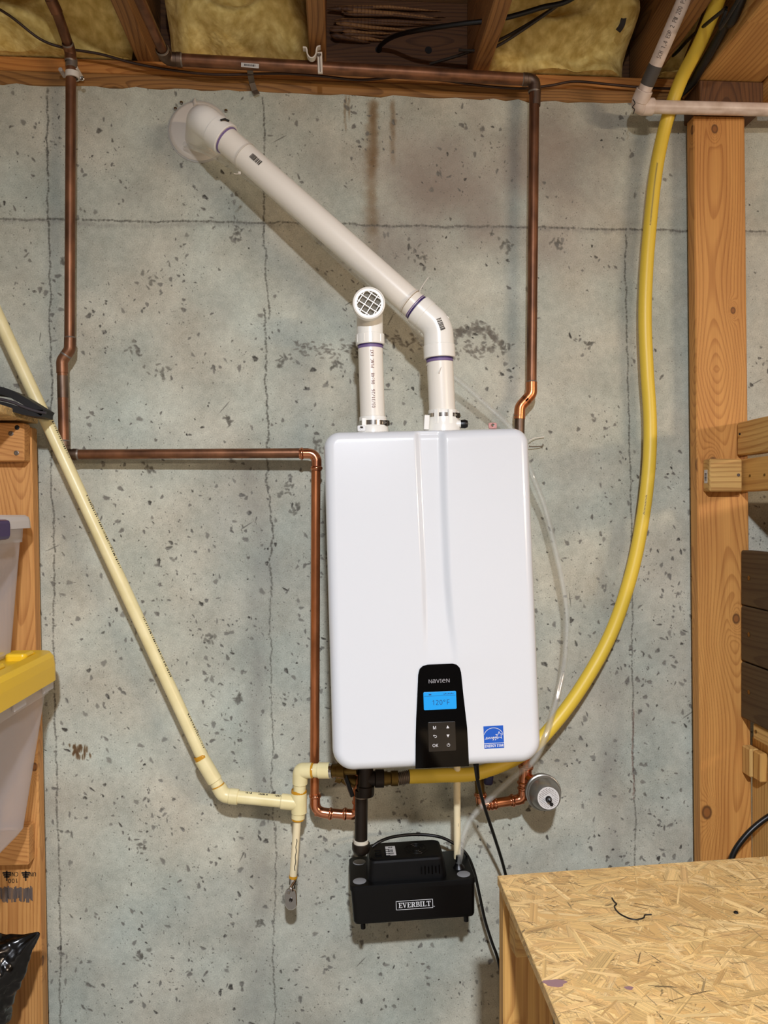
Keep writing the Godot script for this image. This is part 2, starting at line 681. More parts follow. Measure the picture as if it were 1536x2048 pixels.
func concrete() -> StandardMaterial3D:
	cg.seed = 4711
	var imgs := []
	for q in [[3, 0.0016, 3], [11, 0.006, 4], [23, 0.045, 4], [31, 0.3, 2], [47, 0.0035, 4]]:
		var im: Image = noise(q[0], q[1], q[2]).get_image(TW, TH)
		im.convert(Image.FORMAT_L8)
		imgs.append(im.get_data())
	var n0: PackedByteArray = imgs[0]
	var n1: PackedByteArray = imgs[1]
	var n2: PackedByteArray = imgs[2]
	var n3: PackedByteArray = imgs[3]
	var n4: PackedByteArray = imgs[4]
	cb.resize(TW * TH * 3)
	hb.resize(TW * TH)
	for i in TW * TH:
		var a := 0.625 * 255.0 + (n0[i] - 128) * 0.06 + (n1[i] - 128) * 0.10 + (n2[i] - 128) * 0.07 + (n3[i] - 128) * 0.13
		var t := (n4[i] - 128) * 0.05
		cb[i * 3] = int(a * 1.04 + t + 16.0)
		cb[i * 3 + 1] = int(a * 1.04 + 17.0)
		cb[i * 3 + 2] = int(a * 0.98 - t * 0.5 + 11.0)
		hb[i] = 178 + ((n2[i] - 128) >> 4) + ((n3[i] - 128) >> 4)
	# darker bands and clouds where the forms met
	var grey := Color(0.50, 0.49, 0.46)
	for k in 26:
		var p := wpx(515.0 + cg.randfn(0.0, 14.0), 930.0 + k * 45.0)
		dab(p.x, p.y, cg.randf_range(18, 40), cg.randf_range(40, 90), 0.0, grey, 0.20, 0, 0.4, 0.9)
	for k in 22:
		var p := wpx(1235.0 + cg.randfn(0.0, 20.0), 1050.0 + k * 32.0)
		dab(p.x, p.y, cg.randf_range(15, 35), cg.randf_range(30, 70), 0.0, grey, 0.18, 0, 0.4, 0.9)
	for k in 46:
		dab(cg.randf() * TW, cg.randf() * TH, cg.randf_range(20, 90), cg.randf_range(20, 90), 0.0, Color(0.56, 0.55, 0.51) if k % 2 else Color(0.72, 0.71, 0.67), 0.16, 0, 0.5, 0.9)
	# pinkish cement high on the right, painted darker to stand in for shade
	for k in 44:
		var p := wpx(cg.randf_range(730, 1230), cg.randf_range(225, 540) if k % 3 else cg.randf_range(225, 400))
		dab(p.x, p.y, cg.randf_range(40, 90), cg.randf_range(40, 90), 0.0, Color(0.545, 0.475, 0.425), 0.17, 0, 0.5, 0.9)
	# rust runs below the sill
	var rust := Color(0.42, 0.29, 0.15)
	for q in [[744, 205, 470, 13.0, 0.55], [748, 200, 340, 9.0, 0.5], [786, 203, 330, 7.0, 0.5], [690, 196, 262, 2.5, 0.7], [697, 196, 240, 3.0, 0.6], [738, 300, 560, 16.0, 0.18], [752, 420, 610, 10.0, 0.12]]:
		var y: float = q[1]
		while y < q[2]:
			var p := wpx(q[0] + cg.randfn(0.0, 1.5), y)
			dab(p.x, p.y, q[3] * cg.randf_range(0.7, 1.25), 9.0, 0.0, rust, q[4] * cg.randf_range(0.16, 0.48) * (1.0 - 0.5 * (y - q[1]) / (q[2] - q[1])), 0, 0.3, 0.8)
			y += 4.0
	for k in 26:
		var p := wpx(158.0 + cg.randfn(0.0, 9.0), 1504.0 + cg.randfn(0.0, 8.0))
		dab(p.x, p.y, cg.randf_range(1.5, 3.5), cg.randf_range(4, 9), 0.0, Color(0.34, 0.24, 0.13), 0.7, 4, 0.5, 0.5)
	# form seams
	var dk := Color(0.26, 0.25, 0.22)
	seam(wpx(0, 437), wpx(1536, 464), 2.6, dk, 0.55, 60, 0.45)
	seam(wpx(-100, 440), wpx(1640, 468), 6.0, grey, 0.25, 0, 0.6)
	seam(wpx(95, 178), wpx(103, 900), 2.2, dk, 0.6, 60, 0.5)
	seam(wpx(103, 900), wpx(122, 2060), 2.2, dk, 0.5, 50, 0.5)
	seam(wpx(524, 195), wpx(533, 640), 2.2, dk, 0.55, 60, 0.6)
	seam(wpx(530, 620), wpx(541, 1180), 2.4, dk, 0.6, 60, 0.9)
	seam(wpx(541, 1180), wpx(552, 2060), 1.8, dk, 0.45, 50, 0.7)
	seam(wpx(1252, 470), wpx(1262, 1080), 2.0, dk, 0.55, 60, 0.4)
	seam(wpx(1262, 1080), wpx(1270, 1740), 1.8, dk, 0.5, 50, 0.5)
	seam(wpx(1266, 1420), wpx(1268, 1600), 2.2, Color(0.38, 0.24, 0.20), 0.4, 10, 0.5)
	# ragged lift line behind the vents
	for k in 240:
		var t := cg.randf()
		var p := wpx(590.0 + t * 400.0, 690.0 + 10.0 * sin(t * 9.0) + cg.randfn(0.0, 9.0))
		dab(p.x, p.y, cg.randf_range(2, 7), cg.randf_range(1.5, 3.5), cg.randfn(0.2, 0.5), Color(0.42, 0.40, 0.36), 0.5, 40, 0.6, 0.5)
	for k in 95:
		var t := cg.randf()
		var p := wpx(910.0 + t * 95.0, (668.0 - 20.0 * sin(t * 3.0) + 22.0 * t) + cg.randfn(0.0, 6.0))
		dab(p.x, p.y, cg.randf_range(3, 8), cg.randf_range(2, 5), cg.randfn(0.3, 0.5), Color(0.42, 0.40, 0.36), 0.5, 45, 0.6, 0.5)
	# scattered rough patches
	for q in [[1115, 488, 15], [1010, 485, 18], [835, 508, 20], [640, 480, 10], [300, 560, 26], [270, 700, 18], [320, 742, 22], [565, 720, 20], [670, 730, 16], [1010, 695, 12], [1180, 690, 12], [640, 890, 14], [575, 985, 16], [590, 1020, 14], [418, 1277, 16], [480, 1400, 14], [283, 1700, 14], [280, 1920, 20], [575, 1800, 10], [520, 1845, 12], [455, 840, 10], [470, 470, 14], [130, 520, 10], [95, 820, 10], [300, 940, 12]]:
		for k in 12:
			var p := wpx(q[0] + cg.randfn(0.0, q[2] * 0.5), q[1] + cg.randfn(0.0, q[2] * 0.5))
			dab(p.x, p.y, cg.randf_range(2, 6), cg.randf_range(1.5, 5), cg.randf() * 3.0, Color(0.39, 0.38, 0.34), 0.6, 40, 0.7, 0.5)
	# bug holes and flecks
	var clump := noise(5, 0.006, 2)
	var made := 0
	while made < 8600:
		var x := cg.randf() * TW
		var y := cg.randf() * TH
		var dens := 0.45 + clump.get_noise_2d(x, y) * 0.9 + (0.22 if y > TH * 0.40 else -0.12) - (0.20 if x > TW * 0.62 and y < TH * 0.45 else 0.0)
		if cg.randf() > dens:
			continue
		made += 1
		var r := 1.1 + pow(cg.randf(), 4.2) * 5.4
		var lo := cg.randf_range(0.32, 0.9)
		var c := Color(0.40, 0.39, 0.36) if cg.randf() < 0.8 else Color(0.20, 0.19, 0.17)
		var an := cg.randfn(1.0, 0.7)
		dab(x, y, r, r * lo, an, c, cg.randf_range(0.5, 0.95), int(cg.randf_range(30, 100)), 0.7, 0.45)
		if r > 3.0:                            # wider holes get a paler dab off centre, leaving a dark crescent
			dab(x - r * 0.22, y + r * 0.18, r * 0.62, r * lo * 0.62, an, Color(0.52, 0.51, 0.47), cg.randf_range(0.3, 0.9), 0, 0.7, 0.6)
	for k in 17000:
		dab(cg.randf() * TW, cg.randf() * TH, cg.randf_range(0.6, 1.3), cg.randf_range(0.6, 1.1), cg.randf() * 3.0, Color(0.36, 0.35, 0.32) if k % 4 else Color(0.80, 0.79, 0.75), cg.randf_range(0.35, 0.9), 12, 0.2, 0.6)
	for k in 26:
		var p := Vector2(cg.randf() * TW, cg.randf() * TH)
		dab(p.x, p.y, cg.randf_range(9, 22), 1.2, cg.randfn(2.1, 0.4), Color(0.30, 0.29, 0.26), 0.55, 30, 0.3, 0.5)
	var m := mat(Color.WHITE, 0.9)
	m.albedo_texture = ImageTexture.create_from_image(Image.create_from_data(TW, TH, false, Image.FORMAT_RGB8, cb))
	m.heightmap_enabled = true
	m.heightmap_texture = ImageTexture.create_from_image(Image.create_from_data(TW, TH, false, Image.FORMAT_L8, hb))
	m.heightmap_scale = 0.35
	return m

func clear_plastic(c: Color, a: float, rough: float) -> StandardMaterial3D:
	var m := mat(Color(c.r, c.g, c.b, a), rough)
	m.transparency = BaseMaterial3D.TRANSPARENCY_ALPHA
	return m

func copper_mat(c: Color, c2: Color, rough: float, s: int) -> StandardMaterial3D:
	var m := mat(Color.WHITE, rough, 1.0)
	m.albedo_texture = noise_tex(s, 0.012, c, c2)
	return tri(m, Vector3(4, 2.2, 4))

func make_materials() -> void:
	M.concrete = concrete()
	var pine := wood_tex(100, Color(0.82, 0.67, 0.46), Color(0.62, 0.44, 0.26), 44.0, [[0.45, 0.28, 0.008], [0.62, 0.75, 0.006], [0.4, 1.15, 0.013], [0.62, 1.55, 0.009], [0.30, 2.05, 0.012], [0.7, 2.4, 0.007]])
	var pine2 := wood_tex(200, Color(0.84, 0.71, 0.50), Color(0.62, 0.45, 0.27), 22.0, [[0.3, 0.4, 0.007], [0.7, 1.3, 0.006], [0.4, 2.0, 0.008]])
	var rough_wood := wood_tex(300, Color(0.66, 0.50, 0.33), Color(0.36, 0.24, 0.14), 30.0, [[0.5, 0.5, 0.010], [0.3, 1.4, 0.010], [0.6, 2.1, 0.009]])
	var osb := osb_tex()
	M.post = grained(Color(1.0, 0.89, 0.70), pine, Vector3(0.5, 0.45, 0.5))
	M.post_left = grained(Color(1.0, 0.90, 0.76), pine, Vector3(0.35, 0.1, 0.5))
	M.stud = grained(Color(1.0, 0.93, 0.75), pine2, Vector3(0.5, 0.2, 0.5))
	M.stud_pale = grained(Color(1.0, 0.97, 0.84), pine2, Vector3(0.3, 0.6, 0.4))
	M.plank_dark = grained(Color(0.40, 0.385, 0.35), pine2, Vector3(0.3, 0.6, 0.4), 0.8)
	M.sill_upper = grained(Color(0.94, 0.77, 0.56), pine2, Vector3(0.2, 0.5, 0.6))
	M.sill_lower = grained(Color(1.0, 0.95, 0.78), rough_wood, Vector3(0.4, 0.45, 0.7))
	M.joist = grained(Color(0.98, 0.92, 0.80), rough_wood, Vector3(0.5, 0.3, 0.3))
	M.joist_right = grained(Color(1.0, 0.90, 0.74), pine2, Vector3(0.1, 0.8, 0.3))
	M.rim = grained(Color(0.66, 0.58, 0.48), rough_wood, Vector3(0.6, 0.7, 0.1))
	M.osb = mat(Color(1.0, 0.98, 0.92), 0.6)
	M.osb.albedo_texture = osb
	M.osb.heightmap_enabled = true
	M.osb.heightmap_texture = osb
	M.osb.heightmap_scale = 0.12
	tri(M.osb, Vector3.ONE * 1.25, Vector3(0.1, 0.3, 0.2))
	M.copper_old = copper_mat(Color(0.36, 0.24, 0.165), Color(0.60, 0.41, 0.285), 0.42, 61)
	M.copper_old.metallic = 0.65
	M.copper = copper_mat(Color(0.62, 0.38, 0.23), Color(0.86, 0.55, 0.36), 0.30, 62)
	M.copper.metallic = 0.85
	M.copper_new = mat(Color(0.84, 0.56, 0.42), 0.22, 1.0)
	M.solder = copper_mat(Color(0.34, 0.27, 0.22), Color(0.60, 0.52, 0.46), 0.5, 63)
	M.flux = mat(Color(0.50, 0.46, 0.42), 0.5, 0.6)
	M.white_enamel = mat(Color(0.84, 0.852, 0.86), 0.22)
	M.white_enamel.clearcoat_enabled = true
	M.white_enamel.clearcoat = 0.6
	M.white_enamel.clearcoat_roughness = 0.08
	M.case = mat(Color(0.62, 0.60, 0.57), 0.4, 0.3)
	M.gloss_black = mat(Color(0.010, 0.010, 0.012), 0.07)
	M.gloss_black.metallic_specular = 0.3
	M.key_plate = mat(Color(0.115, 0.10, 0.085), 0.22)
	M.print_white = mat(Color(0.86, 0.86, 0.86), 0.5)
	M.print_grey = mat(Color(0.66, 0.66, 0.68), 0.35, 0.5)
	M.blue = mat(Color(0.03, 0.33, 0.72), 0.4)
	M.lcd = mat(Color(0.0, 0.05, 0.1), 0.3)
	M.lcd.emission_enabled = true
	M.lcd.emission = Color(0.10, 0.66, 0.98)
	M.lcd.emission_energy_multiplier = 0.95
	M.lcd_text = mat(Color(0.02, 0.22, 0.45), 0.5)
	M.pvc = mat(Color(0.94, 0.915, 0.86), 0.33)
	M.pvc_fit = mat(Color(0.95, 0.94, 0.90), 0.28)
	M.pvc_old = mat(Color(0.94, 0.88, 0.83), 0.4)
	M.pvc_old.albedo_texture = noise_tex(71, 0.02, Color(0.82, 0.78, 0.74), Color(1, 1, 1))
	tri(M.pvc_old, Vector3(3, 3, 3))
	M.purple = mat(Color(0.20, 0.12, 0.36), 0.5)
	M.purple_thin = mat(Color(0.46, 0.38, 0.56), 0.5)
	M.ink_black = mat(Color(0.06, 0.055, 0.05), 0.7)
	M.ink_red = mat(Color(0.45, 0.22, 0.20), 0.7)
	M.ink_grey = mat(Color(0.38, 0.33, 0.30), 0.8)
	M.steel = mat(Color(0.72, 0.70, 0.67), 0.22, 1.0)
	M.chrome = mat(Color(0.82, 0.82, 0.81), 0.10, 1.0)
	M.galv = mat(Color(0.50, 0.45, 0.40), 0.45, 0.8)
	M.tank = mat(Color(0.55, 0.54, 0.51), 0.32, 0.6)
	M.cpvc = mat(Color(0.95, 0.90, 0.70), 0.36)
	M.cpvc.albedo_texture = noise_tex(72, 0.015, Color(0.94, 0.93, 0.88), Color(1, 1, 1))
	tri(M.cpvc, Vector3(3, 3, 3))
	M.cpvc_pale = mat(Color(0.92, 0.86, 0.70), 0.4)
	M.glue = mat(Color(0.78, 0.56, 0.12), 0.25)
	M.yellow_pipe = mat(Color(0.90, 0.77, 0.26), 0.42)
	M.brass = mat(Color(0.45, 0.36, 0.18), 0.4, 0.9)
	M.iron = mat(Color(0.16, 0.13, 0.105), 0.36, 0.6)
	M.pipe_tape = mat(Color(0.80, 0.77, 0.70), 0.8)
	M.black_plastic = mat(Color(0.016, 0.016, 0.018), 0.30)
	M.black_plastic.metallic_specular = 0.35
	M.black_dusty = mat(Color(0.03, 0.03, 0.032), 0.45)
	M.black_dusty.metallic_specular = 0.35
	M.black_dusty.albedo_texture = noise_tex(73, 0.03, Color(0.75, 0.75, 0.75), Color(1, 1, 1))
	tri(M.black_dusty, Vector3(4, 4, 4))
	M.disc = mat(Color(0.55, 0.55, 0.55), 0.6)
	M.rubber = mat(Color(0.02, 0.02, 0.021), 0.38)
	M.cable_grey = mat(Color(0.20, 0.17, 0.14), 0.5)
	M.cable_brown = mat(Color(0.20, 0.11, 0.06), 0.5)
	M.cable_black = mat(Color(0.03, 0.028, 0.026), 0.45)
	M.white_plastic = mat(Color(0.85, 0.82, 0.77), 0.4)
	M.pink_plastic = mat(Color(0.72, 0.50, 0.47), 0.5)
	M.sticker = mat(Color(0.80, 0.79, 0.77), 0.5)
	M.clear_tube = clear_plastic(Color(0.90, 0.91, 0.88), 0.10, 0.06)
	M.fitting_clear = clear_plastic(Color(0.85, 0.84, 0.82), 0.55, 0.3)
	M.tote = clear_plastic(Color(0.86, 0.84, 0.84), 0.40, 0.4)
	M.tote_lid = clear_plastic(Color(0.88, 0.86, 0.85), 0.80, 0.35)
	M.tote_yellow = mat(Color(0.93, 0.76, 0.14), 0.35)
	M.tote_purple = mat(Color(0.19, 0.05, 0.36), 0.3)
	M.cloth_white = mat(Color(0.90, 0.89, 0.90), 0.9)
	M.cloth_grey = mat(Color(0.20, 0.22, 0.26), 0.9)
	M.cloth_cream = mat(Color(0.80, 0.66, 0.45), 0.9)
	M.bag = mat(Color(0.012, 0.012, 0.013), 0.18)
	M.strap = mat(Color(0.025, 0.023, 0.022), 0.55)
	M.strap_edge = mat(Color(0.22, 0.20, 0.21), 0.5)
	M.blue_valve = mat(Color(0.05, 0.07, 0.25), 0.4)
	M.grey_tape = mat(Color(0.30, 0.28, 0.26), 0.6)
	M.bore_shade_grey = mat(Color(0.50, 0.48, 0.43), 0.8)
	M.cardboard = mat(Color(0.60, 0.45, 0.30), 0.85)
	M.stain = mat(Color(0.55, 0.42, 0.42), 0.6)
	M.screw = mat(Color(0.55, 0.46, 0.30), 0.35, 1.0)
	M.insulation = mat(Color(1.0, 0.91, 0.60), 1.0)
	M.insulation.albedo_texture = noise_tex(74, 0.02, Color(0.78, 0.72, 0.58), Color(1, 1, 1), 256, 5)
	M.insulation.heightmap_enabled = true
	M.insulation.heightmap_texture = noise_tex(75, 0.03, Color.BLACK, Color.WHITE, 256, 5)
	M.insulation.heightmap_scale = 0.2
	tri(M.insulation, Vector3(5, 5, 5))
	M.room_wall = mat(Color(0.52, 0.49, 0.45), 0.9)
	M.floor = mat(Color(0.62, 0.59, 0.54), 0.8)
	M.subfloor = mat(Color(0.55, 0.42, 0.28), 0.9)
	M.lamp_white = mat(Color(0.85, 0.85, 0.83), 0.4)
	M.panel_glow = mat(Color(1, 1, 1), 0.4)
	M.panel_glow.emission_enabled = true
	M.panel_glow.emission = Color(0.935, 0.955, 1.0)
	M.panel_glow.emission_energy_multiplier = 3.0
	M.bulb_warm = mat(Color(1, 1, 1), 0.4)
	M.bulb_warm.emission_enabled = true
	M.bulb_warm.emission = Color(1.0, 0.88, 0.70)
	M.bulb_warm.emission_energy_multiplier = 2.0

# ---------------------------------------------------------------- lamps
func ceiling_panel(p: Vector3, energy: float, c: Color) -> void:
	var t := thing("ceiling_light", "flat square lamp facing down under the joists behind the viewer", "lamp", p)
	var down := Basis(Vector3.RIGHT, PI * 0.5)
	part("frame", slab(Transform3D(down, p + Vector3(0, 0.016, 0)), 0.15, 0.15, 0.02, 0.018, 0.004), M.lamp_white, t)
	part("diffuser", slab(Transform3D(down, p), 0.12, 0.12, 0.012, 0.004, 0.001), M.panel_glow, t)
	var l := AreaLight3D.new()
	l.name = "light"
	l.area_size = Vector2(0.11, 0.11)
	l.light_energy = energy
	l.light_color = c
	l.area_range = 12.0
	l.shadow_enabled = true
	l.transform = Transform3D(Basis(Vector3.RIGHT, -PI * 0.5), Vector3(0, -0.008, 0))
	t.add_child(l)
	var o := OmniLight3D.new()                    # added fill below the panel, brightens the insulation and upper wall
	o.name = "fill_light"
	o.position = Vector3(0, -0.055, 0)
	o.light_energy = 1.25
	o.light_color = c
	o.light_size = 0.03
	o.omni_range = 12.0
	o.omni_attenuation = 2.0
	o.shadow_enabled = true
	t.add_child(o)

func hanging_light(p: Vector3, energy: float, c: Color) -> void:
	# a four-foot shop light on two wires, its face turned to the middle of the wall
	var t := thing("shop_light", "long white shop light hanging on two wires to the right of the viewer", "lamp", p)
	var z := (Vector3(0.1, 1.6, 0.0) - p).normalized()
	var x := Vector3.UP.cross(z).normalized()
	var fr := Transform3D(Basis(x, z.cross(x), z), p)
	part("housing", slab(fr.translated_local(Vector3(0, 0, -0.07)), 1.24, 0.13, 0.02, 0.065, 0.006), M.lamp_white, t)
	part("diffuser", slab(fr.translated_local(Vector3(0, 0, -0.006)), 1.20, 0.09, 0.012, 0.008, 0.002), M.bulb_warm, t)
	for s in [-0.5, 0.5]:
		var q: Vector3 = fr * Vector3(s, 0.06, -0.04)
		part("wire", tube(PackedVector3Array([q, Vector3(q.x, DECK, q.z)]), 0.0015, 6), M.galv, t)
	var l := AreaLight3D.new()
	l.name = "light"
	l.area_size = Vector2(1.20, 0.09)
	l.light_energy = energy
	l.light_color = c
	l.area_range = 14.0
	l.shadow_enabled = true
	l.transform = Transform3D(fr.basis * Basis(Vector3.UP, PI), z * 0.012)
	t.add_child(l)

# ---------------------------------------------------------------- room shell
const TOP := 2.434           # top of the concrete
const SILL := 2.512          # top of the two sill plates, underside of the joists
const DECK := 2.752          # underside of the floor above

func build_room() -> void:
	# the concrete wall: front sheet with its own map, then back, top and ends
	var mb := MB.new()
	var x0 := -2.2
	var x1 := 4.4
	var g := RandomNumberGenerator.new()
	g.seed = 9
	var nx := 200
	var k0 := 0
	for i in nx + 1:
		var x := lerpf(x0, x1, float(i) / nx)
		var rag := g.randf_range(-0.004, 0.003) - (0.006 if g.randf() < 0.06 else 0.0)
		for y in [0.0, TOP + rag]:
			mb.vert(Vector3(x, y, 0), Vector3.BACK, Vector2((x - CX0) / CW, (CY1 - y) / CH))
		mb.vert(Vector3(x, TOP + rag, 0), Vector3.UP, Vector2((x - CX0) / CW, (CY1 - TOP) / CH))
		mb.vert(Vector3(x, TOP, -0.012), Vector3.UP, Vector2((x - CX0) / CW, (CY1 - TOP) / CH))
	for i in nx:
		var a := k0 + i * 4
		mb.quad(a, a + 4, a + 5, a + 1)
		mb.quad(a + 2, a + 6, a + 7, a + 3)
	mb.flat([Vector3(x0, 0, -0.2), Vector3(x1, 0, -0.2), Vector3(x1, TOP, -0.2), Vector3(x0, TOP, -0.2)], Vector3.FORWARD)
	mb.flat([Vector3(x0, TOP, -0.2), Vector3(x1, TOP, -0.2), Vector3(x1, TOP, -0.012), Vector3(x0, TOP, -0.012)], Vector3.UP)
	mb.flat([Vector3(x0, 0, -0.2), Vector3(x0, 0, 0), Vector3(x0, TOP, 0), Vector3(x0, TOP, -0.2)], Vector3.LEFT)
	mb.flat([Vector3(x1, 0, -0.2), Vector3(x1, 0, 0), Vector3(x1, TOP, 0), Vector3(x1, TOP, -0.2)], Vector3.RIGHT)
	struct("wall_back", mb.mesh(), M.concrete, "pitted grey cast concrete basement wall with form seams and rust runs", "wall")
	struct("floor", box_mesh(Vector3(6.8, 0.1, 5.2)), M.floor, "concrete basement floor below the frame", "floor", Transform3D(Basis(), Vector3(1.1, -0.05, 2.4)))
	struct("ceiling", box_mesh(Vector3(6.8, 0.1, 5.2)), M.subfloor, "wooden deck of the floor above the joists", "ceiling", Transform3D(Basis(), Vector3(1.1, DECK + 0.05, 2.4)))
	struct("wall_left", box_mesh(Vector3(0.1, DECK, 5.2)), M.room_wall, "plain wall at the left end of the basement", "wall", Transform3D(Basis(), Vector3(x0 - 0.05, DECK * 0.5, 2.4)))
	struct("wall_right", box_mesh(Vector3(0.1, DECK, 5.2)), M.room_wall, "plain wall at the right end of the basement", "wall", Transform3D(Basis(), Vector3(x1 + 0.05, DECK * 0.5, 2.4)))
	struct("wall_front", box_mesh(Vector3(6.8, DECK, 0.1)), M.room_wall, "plain wall behind the viewer", "wall", Transform3D(Basis(), Vector3(1.1, DECK * 0.5, 5.0)))

func long_board(x0: float, x1: float, y0: float, y1: float, z0: float, z1: float) -> Array:
	return [box_mesh(Vector3(y1 - y0, x1 - x0, z1 - z0), 0.003), lumber_tr(Vector3(x0, (y0 + y1) * 0.5, (z0 + z1) * 0.5), Vector3(x1, (y0 + y1) * 0.5, (z0 + z1) * 0.5), Vector3.BACK)]

# ---------------------------------------------------------------- sill plates, rim, joists, insulation
func build_framing() -> void:
	var b := long_board(-2.2, 4.4, TOP + 0.001, TOP + 0.039, -0.14, -0.006)
	struct("trim_1", b[0], M.sill_lower, "lower weathered sill plate lying on top of the concrete wall", "board", b[1])
	b = long_board(-2.2, 4.4, TOP + 0.040, SILL, -0.14, -0.012)
	struct("trim_2", b[0], M.sill_upper, "upper orange-brown sill plate under the joist ends", "board", b[1])
	b = long_board(-2.2, 4.4, SILL, DECK, -0.14, -0.10)
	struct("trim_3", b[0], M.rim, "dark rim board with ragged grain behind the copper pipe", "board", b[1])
	# joists, named by the underside edge that shows
	var xs := [at(305, 112, 0.0).x - 0.022, at(652, 104, 0.0).x - 0.021, at(978, 138, 0.0).x - 0.021, at(1315, 150, 0.0).x - 0.02, at(1500, 196, 0.0).x + 0.02, at(305, 112, 0.0).x - 0.47]
	var says := ["brown joist beside the copper pipe that runs up at the left", "narrow joist with a white pipe hook on its underside", "dark brown joist at the right of the uninsulated bay", "shadowed joist behind the printed white pipe", "broad orange joist at the top right corner over the post", "joist above the left shelf outside the picture"]
	for i in 6:
		var x: float = xs[i]
		var jm: Material = M.joist_right if i == 4 else M.joist
		if i == 4:
			continue
		var o := single("floor_joist", box_mesh(Vector3(DECK - SILL, 4.99, 0.042), 0.003), jm, says[i], "joist", lumber_tr(Vector3(x, (SILL + DECK) * 0.5, -0.095), Vector3(x, (SILL + DECK) * 0.5, 4.9), Vector3.RIGHT))
		o.set_meta("kind", "structure")
		o.set_meta("group", "wooden joists under the floor above")
	var e0 := at(1367, 197, 0.0)
	var e1 := at(1489, 199, 0.0)
	for k in 2:
		var bx := Vector3((e0.x + e1.x) * 0.5 + k * (e1.x - e0.x + 0.006), 0, 0)
		var o := single("ceiling_beam", box_mesh(Vector3(DECK - e0.y, 5.0, e1.x - e0.x), 0.004), M.joist_right, ["broad beam whose lit orange underside rests over the right post", "second beam just right of the beam over the post"][k], "beam", lumber_tr(Vector3(bx.x, (e0.y + DECK) * 0.5, -0.10), Vector3(bx.x, (e0.y + DECK) * 0.5, 4.9), Vector3.RIGHT))
		o.set_meta("kind", "structure")
	part_block(e0, e1)
	# insulation batts bulging in the bays
	batt("shaded olive-yellow insulation batt in the leftmost bay behind the copper riser", -1.12, xs[0] - 0.035, 0.02, 0.10, 3, xs[0] - 0.03)
	batt("bright bulging yellow insulation batt between the left pipe and the hooked joist", xs[0] + 0.06, xs[1] - 0.022, 0.0, 0.09, 4, 0.0)
	batt("flat dull yellow insulation batt at the right of the dark uninsulated bay", xs[2] + 0.022, xs[3] - 0.055, 0.0, 0.08, 5, 0.0)
	batt("torn yellow insulation batt behind the yellow gas pipe", xs[3] + 0.022, at(1367, 197, 0.0).x - 0.004, -0.02, 0.13, 6, 0.0)
	# torn splinters and wire holes in the bare bay
	var t := thing("splintered_board", "torn dark splinters of wood and two wire holes in the bare bay", "board", at(790, 60, -0.09))
	var g := RandomNumberGenerator.new()
	g.seed = 21
	for i in 16:
		var y := 10.0 + i * 4.4 + g.randf_range(-2, 2)
		var a := at(653.0 + g.randf_range(0, 40), y + g.randf_range(-4, 4), -0.088 + g.randf_range(0, 0.012))
		var e := at(770.0 + g.randf_range(-40, 130), y + g.randf_range(3, 15), -0.096)
		var pts := PackedVector3Array([a, a.lerp(e, 0.12), a.lerp(e, 0.5) + Vector3(0, g.randf_range(-0.004, 0.004), 0.003), a.lerp(e, 0.85), e])
		var w := g.randf_range(0.005, 0.011)
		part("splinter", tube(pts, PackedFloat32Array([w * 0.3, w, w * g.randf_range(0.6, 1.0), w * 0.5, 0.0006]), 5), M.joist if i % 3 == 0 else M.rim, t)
	for q in [[757, 99, 6.5], [857, 100, 7.0]]:
		var c := at(q[0], q[1], -0.0985)
		part("wire_hole", lathe(c, Vector3.BACK, [[-0.001, 0.0], [-0.001, pxr(q[2] * 2.0, c)], [0.0005, pxr(q[2] * 2.0, c)], [0.0005, 0.0]], 16), M.cable_black, t)

func part_block(e0: Vector3, e1: Vector3) -> void:
	var y1 := e0.y - 0.002
	var y0 := at(1430, 232, 0.06).y + 0.001
	single("shim_block", box_mesh(Vector3(e1.x - e0.x, y1 - y0, 0.09), 0.002), M.rim, "dark shim block between the post top and the beam behind the white pipe", "block", Transform3D(Basis(), Vector3((e0.x + e1.x) * 0.5, (y0 + y1) * 0.5, 0.047)))

